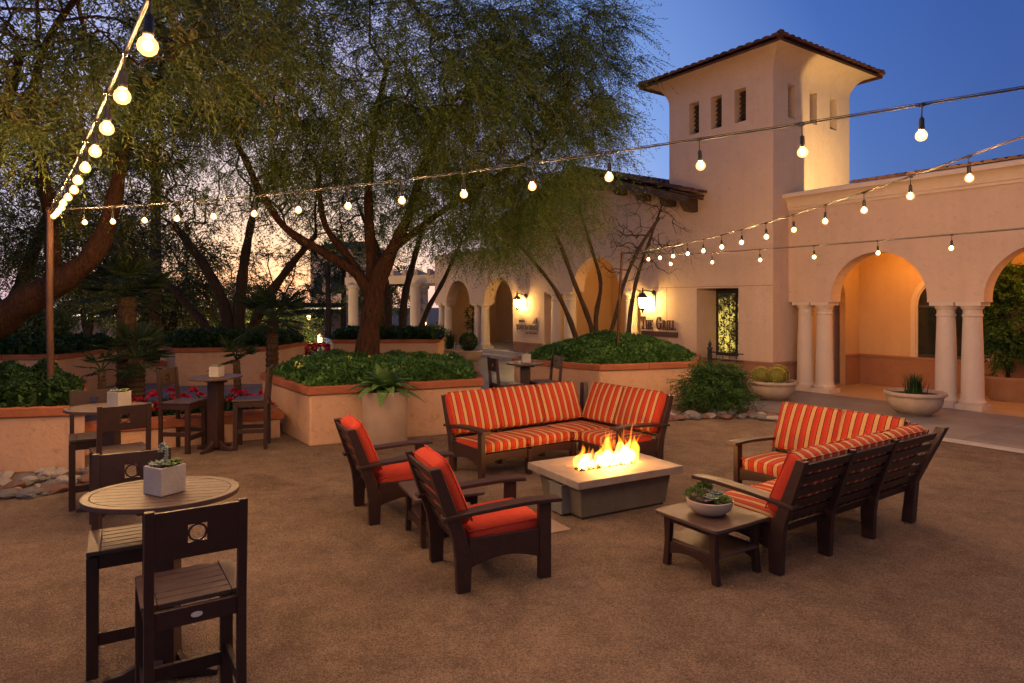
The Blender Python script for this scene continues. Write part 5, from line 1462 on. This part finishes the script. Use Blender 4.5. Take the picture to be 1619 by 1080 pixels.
tree('small_tree','airy many stemmed palo verde on the ivy mound below the gable',
  [[(1.95,15.7,.9,.07),(1.85,15.68,1.6,.062),(1.45,15.5,2.6,.05),(1.05,15.3,3.6,.045),(.6,15.1,4.4,.03)],
   [(2.0,15.75,.9,.065),(1.98,15.75,1.8,.058),(2.1,15.8,2.6,.045),(1.9,15.9,3.4,.04),(1.6,15.9,4.4,.03)],
   [(2.15,15.7,.9,.055),(2.4,15.7,1.7,.048),(2.62,15.6,2.6,.04),(2.95,15.5,3.4,.045),(3.4,15.4,4.1,.03)],
   [(1.6,15.5,.9,.07),(1.35,15.4,1.7,.06),(.95,15.3,2.5,.045),(.3,15.2,3.3,.03)]],
  [(.45,15.3,4.2,1.55,1.3,1.10,180),(-.65,15.0,3.8,.9,1.0,.8,70),(1.5,15.6,4.4,1.0,1.1,.8,80)],
  M_leaf_small,M_bark2,8,22,.50,.058,.010,.50,minr=.0036)
tree('small_tree','nearly bare twiggy tree growing in front of the tower foot',
  [[(2.75,15.9,.9,.06),(2.8,15.85,1.8,.055),(2.95,15.8,2.7,.045),(3.2,15.7,3.5,.035),(3.5,15.6,4.4,.02)]],
  [(3.2,15.6,3.9,1.0,.9,.95,200),(2.6,15.6,3.3,.8,.8,.7,90),(3.6,15.5,3.2,.7,.7,.5,60)],
  M_leaf_small,M_bark2,2,7,.30,.040,.010,.3,minr=.0035,bare=.45,sides=4)
tree('background_tree','dark many stemmed tree rising from the hedge topped planter',
  [[(-8.0,18.9,.8,.20),(-8.1,18.9,1.9,.17),(-8.6,18.8,3.1,.13),(-9.4,18.6,4.3,.08)],
   [(-7.8,19.0,.8,.20),(-7.75,19.0,2.0,.17),(-7.6,19.0,3.4,.13),(-7.3,19,5.0,.08)],
   [(-7.5,18.9,.8,.18),(-7.1,18.8,1.9,.15),(-6.3,18.6,3.0,.11),(-5.4,18.4,4.0,.07)],
   [(-8.2,18.9,.8,.14),(-8.9,19.0,1.7,.12),(-9.9,19,2.8,.08)]],
  [(-7.8,18.8,6.0,3.6,2.6,2.0,280),(-9.9,18.9,4.2,1.8,1.6,1.2,80),(-5.4,18.5,5.0,1.8,1.6,1.4,90),(-8.1,18.9,8.0,3.0,2.2,1.2,110)],
  M_leaf_dark,M_bark2,3,13,.70,.10,.028,.40,minr=.007)
tree('background_tree','slim dark stemmed tree behind the big trunk at the arches',
  [[(-3.7,22.6,.8,.15),(-3.65,22.6,2.2,.13),(-3.3,22.5,3.6,.10),(-2.9,22.4,5.0,.06)],
   [(-4.2,22.7,.8,.16),(-4.25,22.7,2.4,.13),(-4.5,22.6,3.8,.10),(-5.1,22.5,5.2,.06)],
   [(-3.2,22.6,.8,.10),(-2.9,22.6,1.8,.09),(-2.3,22.5,2.9,.07),(-1.7,22.4,4.2,.05)]],
  [(-3.5,22.5,5.7,2.8,2.0,1.8,190),(-1.8,22.4,4.4,1.5,1.3,.9,70),(-5.6,22.6,5.2,1.7,1.4,1.2,80)],
  M_leaf_far,M_bark2,6,15,.65,.10,.028,.45,minr=.007)
tree('background_tree','dim tree beyond the light pole filling the frame edge',
  [[(-15.5,20.5,-.3,.3),(-15.4,20.5,1.5,.25),(-14.8,20.4,3.2,.18),(-14,20.2,5,.1)],[(-15.4,20.5,1.4,.2),(-16.4,20.4,3.2,.15),(-17.2,20.2,5,.1)]],
  [(-15.3,20.2,5.6,4.0,3,2.8,280),(-13.0,20.0,3.8,2.4,2.0,1.4,110)],
  M_leaf_dark,M_bark2,8,15,.8,.12,.034,.4,minr=.009)
far=[(-15.5,30,8,2.6,'dusky green far tree behind the parked white car'),(-21,33,9,3.4,'wide far tree at the dim frame edge'),(-13.0,31.5,4.8,2.2,'far tree between the palms and the hedge planter'),
     (-10.7,30.5,3.7,1.6,'pale green far tree close beside the palm trunks'),(-7.0,36,5.6,1.7,'rounded far tree just beside the big trunk'),(-15.5,44,9,4.0,'tall far tree behind the carport'),
     (-26,44,10,5,'broadest far tree beyond the road'),(-12.6,24.5,6.3,2.2,'leafy tree standing just past the retaining wall')]
for (x,y,h,r,lb) in far:
    zt=terrain(x,y)
    tree('background_tree',lb,[[(x,y,zt-.1,.22),(x+.1,y,zt+h*.25,.18),(x+.5,y,zt+h*.5,.11)],[(x,y,zt+h*.2,.15),(x-.5,y+.2,zt+h*.45,.1)]],
      [(x,y,zt+h*.63,r,r*.8,h*.30,int(55*r)),(x+r*.5,y-.3,zt+h*.42,r*.6,r*.5,h*.15,int(18*r)),(x-r*.5,y-.3,zt+h*.45,r*.6,r*.5,h*.16,int(18*r))],
      M_leaf_far if x>-12 else M_leaf_dark,M_bark2,5,12,.85,.17,.05,.3,minr=.012,sides=4)

# ------------------------------------------------------------------ palms
def fan_palm(label, x, y, z0, zh, r, fr, trunk_r=.16, lean=(0,0), up=.35):
    t=thing('fan_palm',label,'palm',(x,y,z0))
    mb=MB(); h=zh-z0; n=14; pts=[];rad=[]
    for i in range(n*3+1):
        f=i/(n*3); pts.append((lean[0]*f,lean[1]*f,h*f)); rad.append(trunk_r*(1+.16*((i%3)==0))*(1-.12*f))
    mb.tube(pts,rad,10); mb.build('trunk',M_palmbark,t)
    P=[];D=[];LL=[]; mbp=MB(); hub=Vector((lean[0],lean[1],h))
    for i in range(fr):
        a=i*2.399+RNG.uniform(-.2,.2); el=RNG.uniform(-.55,1.25); d=Vector((math.cos(a)*math.cos(el),math.sin(a)*math.cos(el),math.sin(el)+up*.3)).normalized()
        pl=r*RNG.uniform(.40,.62); s=d.cross(Vector((0,0,1))).normalized(); u=s.cross(d)
        tip=hub+d*pl; mbp.tube([tuple(hub),tuple(hub+d*pl*.5+Vector((0,0,.02))),tuple(tip)],[.014,.011,.008],4)
        m=22
        for k in range(m):
            b=-1.9+3.8*k/(m-1); dd=(d*math.cos(b*.75)+s*math.sin(b*.75)*1.0-u*.05+Vector((0,0,-.18))).normalized()
            P.append(tuple(tip)); D.append(tuple(dd)); LL.append(r*.52*(1-.22*abs(b)/1.9)*RNG.uniform(.85,1.1))
    mbp.build('petiole',M_palm,t)['kind']='stuff'
    V,Q=leaf_quads(np.array(P),np.array(D),np.array(LL),np.array(LL)*.075); raw_mesh('frond',V,Q,M_palm,t)['kind']='stuff'
fan_palm('tall fan palm with dark round head behind the leafy planter',-7.15,12.4,0,2.25,.95,34,.17)
fan_palm('short fan palm with bushy head in front of the tall palm trunk',-6.75,12.0,0,1.15,.72,22,.15)
fan_palm('smallest fan palm by the end of the seat wall',-6.85,11.15,0,1.0,.48,9,.06,(.0,0),.8)
fan_palm('young fan palm beside the corner of the stucco planter',-5.15,12.6,0,1.05,.55,11,.07,(-.05,0),.8)
fan_palm('fan palm with dark head behind the corner of the stucco planter',-5.35,14.9,0,1.75,.95,28,.14)
def tall_palm(label,x,y,h):
    t=thing('fan_palm',label,'palm',(x,y,terrain(x,y)))
    mb=MB(); mb.tube([(0,0,0),(.05,0,h*.5),(.0,0,h)],[.22,.17,.15],8); mb.build('trunk',M_palmbark,t,smooth=180)
    P=[];D=[]
    for i in range(40):
        a=RNG.uniform(0,6.28); el=RNG.uniform(-1.2,1.2); d=Vector((math.cos(a)*math.cos(el),math.sin(a)*math.cos(el),math.sin(el)))
        for k in range(9):
            P.append(tuple(Vector((0,0,h))+d*.8)); D.append(tuple((d+Vector(RNG.normal(size=3))*.4).normalized()))
    V,Q=leaf_quads(np.array(P),np.array(D),.85,.06); raw_mesh('crown',V,Q,M_palm,t)
for (x,y,h,lb) in ((-11.6,42,6.0,'slender far palm, first of three before the tan building'),(-11.0,43.5,6.2,'slender far palm, middle of three before the tan building'),(-10.3,42.5,5.2,'slender far palm, shortest of three before the tan building'),(-12.3,23,8,'tall palm trunk rising out of view behind the low wall')):
    tall_palm(label=lb,x=x,y=y,h=h)

# ------------------------------------------------------------------ flower beds
def flowers(name,label,poly,z0,n,h,nf,fl_r,mat=M_flower,leaf=M_hedge):
    t=thing(name,label,'flower bed',(0,0,0))
    c=cover('foliage','x',poly,z0,h,n,.075,.045,leaf,.25,0,lump=.07,kind=None); c.parent=t
    for k in ('label','category','kind'):
        if k in c: del c[k]
    xs=[p[0] for p in poly]; ys=[p[1] for p in poly]; P=[];D=[]; m=0
    while m<nf:
        x,y=RNG.uniform(min(xs),max(xs)),RNG.uniform(min(ys),max(ys))
        if not inside(poly,np.array([x]),np.array([y]))[0]: continue
        m+=1; q=np.array([x,y,z0+h*RNG.uniform(.85,1.35)])
        for k in range(26):
            u=unit(RNG.normal(size=(1,3)))[0]; u[2]=abs(u[2])*.8; P.append(q+u*fl_r*.4); D.append(unit((u+np.array([0,0,.15]))[None])[0])
    V,Q=leaf_quads(np.array(P),np.array(D),fl_r*.9,fl_r*.75); f=raw_mesh('blossom',V,Q,mat,t); f['kind']='stuff'
flowers('flower_bed','red geraniums flowering behind the low seat wall',[(-6.6,9.9),(-3.9,11.2),(-4.6,12.9),(-6.6,12.2)],.0,9000,.42,46,.075)
flowers('flower_bed','pink and red flowers in the far bed beside the palms',[(-9.2,24.5),(-6.2,25.5),(-6.6,28),(-10,28)],-.6,5000,.75,60,.12)
t=None
P=[];D=[]
for (x,y) in ((-2.95,12.2),(-3.4,12.1),(-3.1,12.5),(-2.6,12.3),(-3.9,12.6),(-1.2,12.4),(-3.6,11.3)):
    for _ in range(14):
        P.append(np.array([x,y,1.10])+RNG.normal(size=3)*.03); D.append(unit(RNG.normal(size=(1,3))+np.array([0,0,.7]))[0])
V,Q=leaf_quads(np.array(P),np.array(D),.05,.04); o=raw_mesh('yellow_blossom',V,Q,M_yflower); tag(o,'scattered yellow blossoms among the shrubs under the big tree','flowers',None,'stuff')

# bushes round the far planters
def bush(label,x,y,z,r,n,mat=M_hedge):
    t=thing('bush',label,'bush',(x,y,z))
    u=unit(RNG.normal(size=(n,3))); k=RNG.uniform(.55,1.05,size=(n,1))*(1+.15*np.sin(u[:,:1]*5)*np.cos(u[:,1:2]*6))
    V,Q=leaf_quads(u*k*np.array([r,r,r*.8]),unit(u*.6+RNG.normal(size=(n,3))*.7),.10,.05); raw_mesh('foliage',V,Q,mat,t)
    mb=MB(); 
    for i in range(5): mb.tube([(0,0,-r),(random.gauss(0,.3)*r,random.gauss(0,.3)*r,r*.3)],[.03,.012],5)
    mb.build('stem',M_bark2,t)
bush('rounded bush on the far dim planter, lit from below',-11.9,16.6,1.5,.75,5000,M_leaf_far)
bush('smaller bush past the far dim planter',-10.8,19.5,.9,.75,3500,M_leaf_far)
bush('low bush in front of the parked white car',-10.2,20.5,.25,.6,2600)
bush('dark bush beside the small arches',-3.3,27.5,.6,.8,3500,M_leaf_far)

# ------------------------------------------------------------------ far background
def car(label,x,y,rz,mat,name='parked_car'):
    z=terrain(x,y)+.02
    t=thing(name,label,'car',(x,y,z),rz,'cars parked along the road')
    prof=[(-2.2,.35),(-2.25,.75),(-2.0,.95),(-1.35,1.02),(-.75,1.42),(.6,1.45),(1.35,1.02),(2.1,.88),(2.25,.6),(2.2,.35),(1.75,.33),(1.6,.55),(1.3,.65),(1.0,.55),(.88,.33),(-.88,.33),(-1.0,.55),(-1.3,.65),(-1.6,.55),(-1.75,.33)]
    mb=MB(); mb.prism([(x_,-.85,z_) for x_,z_ in prof],(0,1.7,0)); mb.build('body',mat,t,bevel=.06,segs=3)
    mb=MB()
    for sy in (-.855,.855): mb.prism([(-1.2,sy,1.03),(-.7,sy,1.36),(.5,sy,1.38),(1.15,sy,1.03)],(0,.008*(1 if sy>0 else -1),0))
    mb.add([(.66,-.72,1.43),(.66,.72,1.43),(1.33,.75,1.06),(1.33,-.75,1.06)],[(0,1,2,3)]); mb.build('window',M_darkglass,t)
    for wx in (-1.3,1.3):
        for wy in (-.80,.80):
            mb=MB(); mb.M=Matrix.Translation((wx,wy,.32))@Matrix.Rotation(R(90),4,'X'); mb.lathe([(0,-.1),(.22,-.1),(.32,-.08),(.32,.08),(.22,.1),(0,.1)],16); mb.build('wheel',M_tyre,t)
    for wy in (-.6,.6):
        mb=MB(); mb.cbox((2.235,wy,.66),(.06,.28,.14)); mb.build('headlight',M_tail,t)
car('white parked car with lit headlight behind the retaining wall',-16.9,29.5,R(8),M_carwhite)
car('dark parked car behind the palm trunks',-13.2,33.0,R(6),M_cardark)
car('pale parked car farther along, just past the hedge planter',-13.0,39.0,R(20),M_carwhite)
car('pale parked car near the far tan building',-10.9,38.2,R(160),M_carwhite)
def long_building(label,x,y,w,d,h,name='carport',roof=.35,mat=None):
    z=terrain(x,y); t=thing(name,label,'building',(x,y,z))
    mb=MB(); mb.box(-w/2,w/2,-d/2,d/2,h-roof,h); mb.build('roof',M_darkwood if mat is None else mat,t,bevel=.02)
    mb=MB()
    for i in range(7): xx=-w/2+.3+i*(w-.6)/6; mb.box(xx-.1,xx+.1,-d/2+.2,-d/2+.4,0,h-roof)
    mb.build('post',M_farwall,t)
    mb=MB(); mb.box(-w/2+.3,w/2-.3,d/2-.4,d/2-.2,0,h-roof); mb.build('wall',M_farwall,t)
    mb=MB(); mb.box(-w/2+.2,w/2-.2,-d/2-.02,-d/2,h-roof-.10,h-roof); mb.build('light_strip',emission('lit_strip',(1,.78,.5),1.1),t)
long_building('long low carport with lit edge behind the dim trees',-24,40,10,6,3.6)
long_building('low shelter with lit edge beyond the hedge planter',-16.5,52,9,6,3.9)
t=thing('far_building','tan far building with tiled roof seen behind the palm trunks','building',(-15.0,62,terrain(-15,62)))
mb=MB(); mb.box(-2.5,3.2,-4,4,0,7.4); mb.box(-1.2,1.2,-5,-4.0,0,5.2); mb.build('wall',M_farwall,t)
mb=MB(); mb.add([(-2.9,-4.6,7.3),(3.6,-4.6,7.3),(3.6,4.6,7.3),(-2.9,4.6,7.3),(-.8,0,8.3),(1.5,0,8.3)],[(0,1,5,4),(1,2,5),(2,3,4,5),(3,0,4),(3,2,1,0)]); mb.build('roof',M_tile,t)
for xx in (-2.2,-.45,1.75):
    f_=-5.03 if -1.2<xx<1 else -4.03
    mb=MB(); mb.box(xx,xx+.9,f_,f_+.05,3.4,4.8); mb.build('window',M_darkglass,t)
def path_lamp(label,x,y,h=.9):
    z=terrain(x,y); t=thing('path_lamp',label,'path lamp',(x,y,z),0,'lit path lamps')
    mb=MB(); mb.lathe([(.06,0),(.05,h),(.08,h+.02),(.075,h+.28),(.13,h+.30),(.0,h+.42)],10); mb.build('post',M_metal,t,smooth=40)
    mb=MB(); mb.lathe([(.085,h+.05),(.085,h+.24)],10); mb.build('lamp_glass',emission('lit_path_lamp',(1,.62,.24),14),t)
path_lamp('lit path lamp by the far flower bed',-8.4,29.2,1.4); path_lamp('lit path lamp farther back near the tan building',-10.2,33.5,2.6)
path_lamp('lit path lamp beneath the pergola',-4.4,33.5,.9)
path_lamp('added path lamp brightening the far trees behind the hedge planter',-11.4,28.4,1.0)  # lamp added to brighten the green far trees
path_lamp('lit path lamp beside the far rounded bush behind the light pole',-12.9,18.6,.35)
path_lamp('lit path lamp in the gap between the far dim trees',-16.2,26.5,1.0)
for (x,y,z,e) in ((-8.5,29.0,.9,170),(-10.2,33.2,1.9,55),(-4.5,33.2,.6,22),(-11.4,28.1,.7,330),(-12.9,18.3,.75,60),(-16.2,26.2,.7,380),(-14.6,51.5,4.0,420)):
    point('added_garden_light',(x,y,z),e,(1,.66,.28),.08)  # boosts the path lamps; last one is lampless, added to brighten the far building
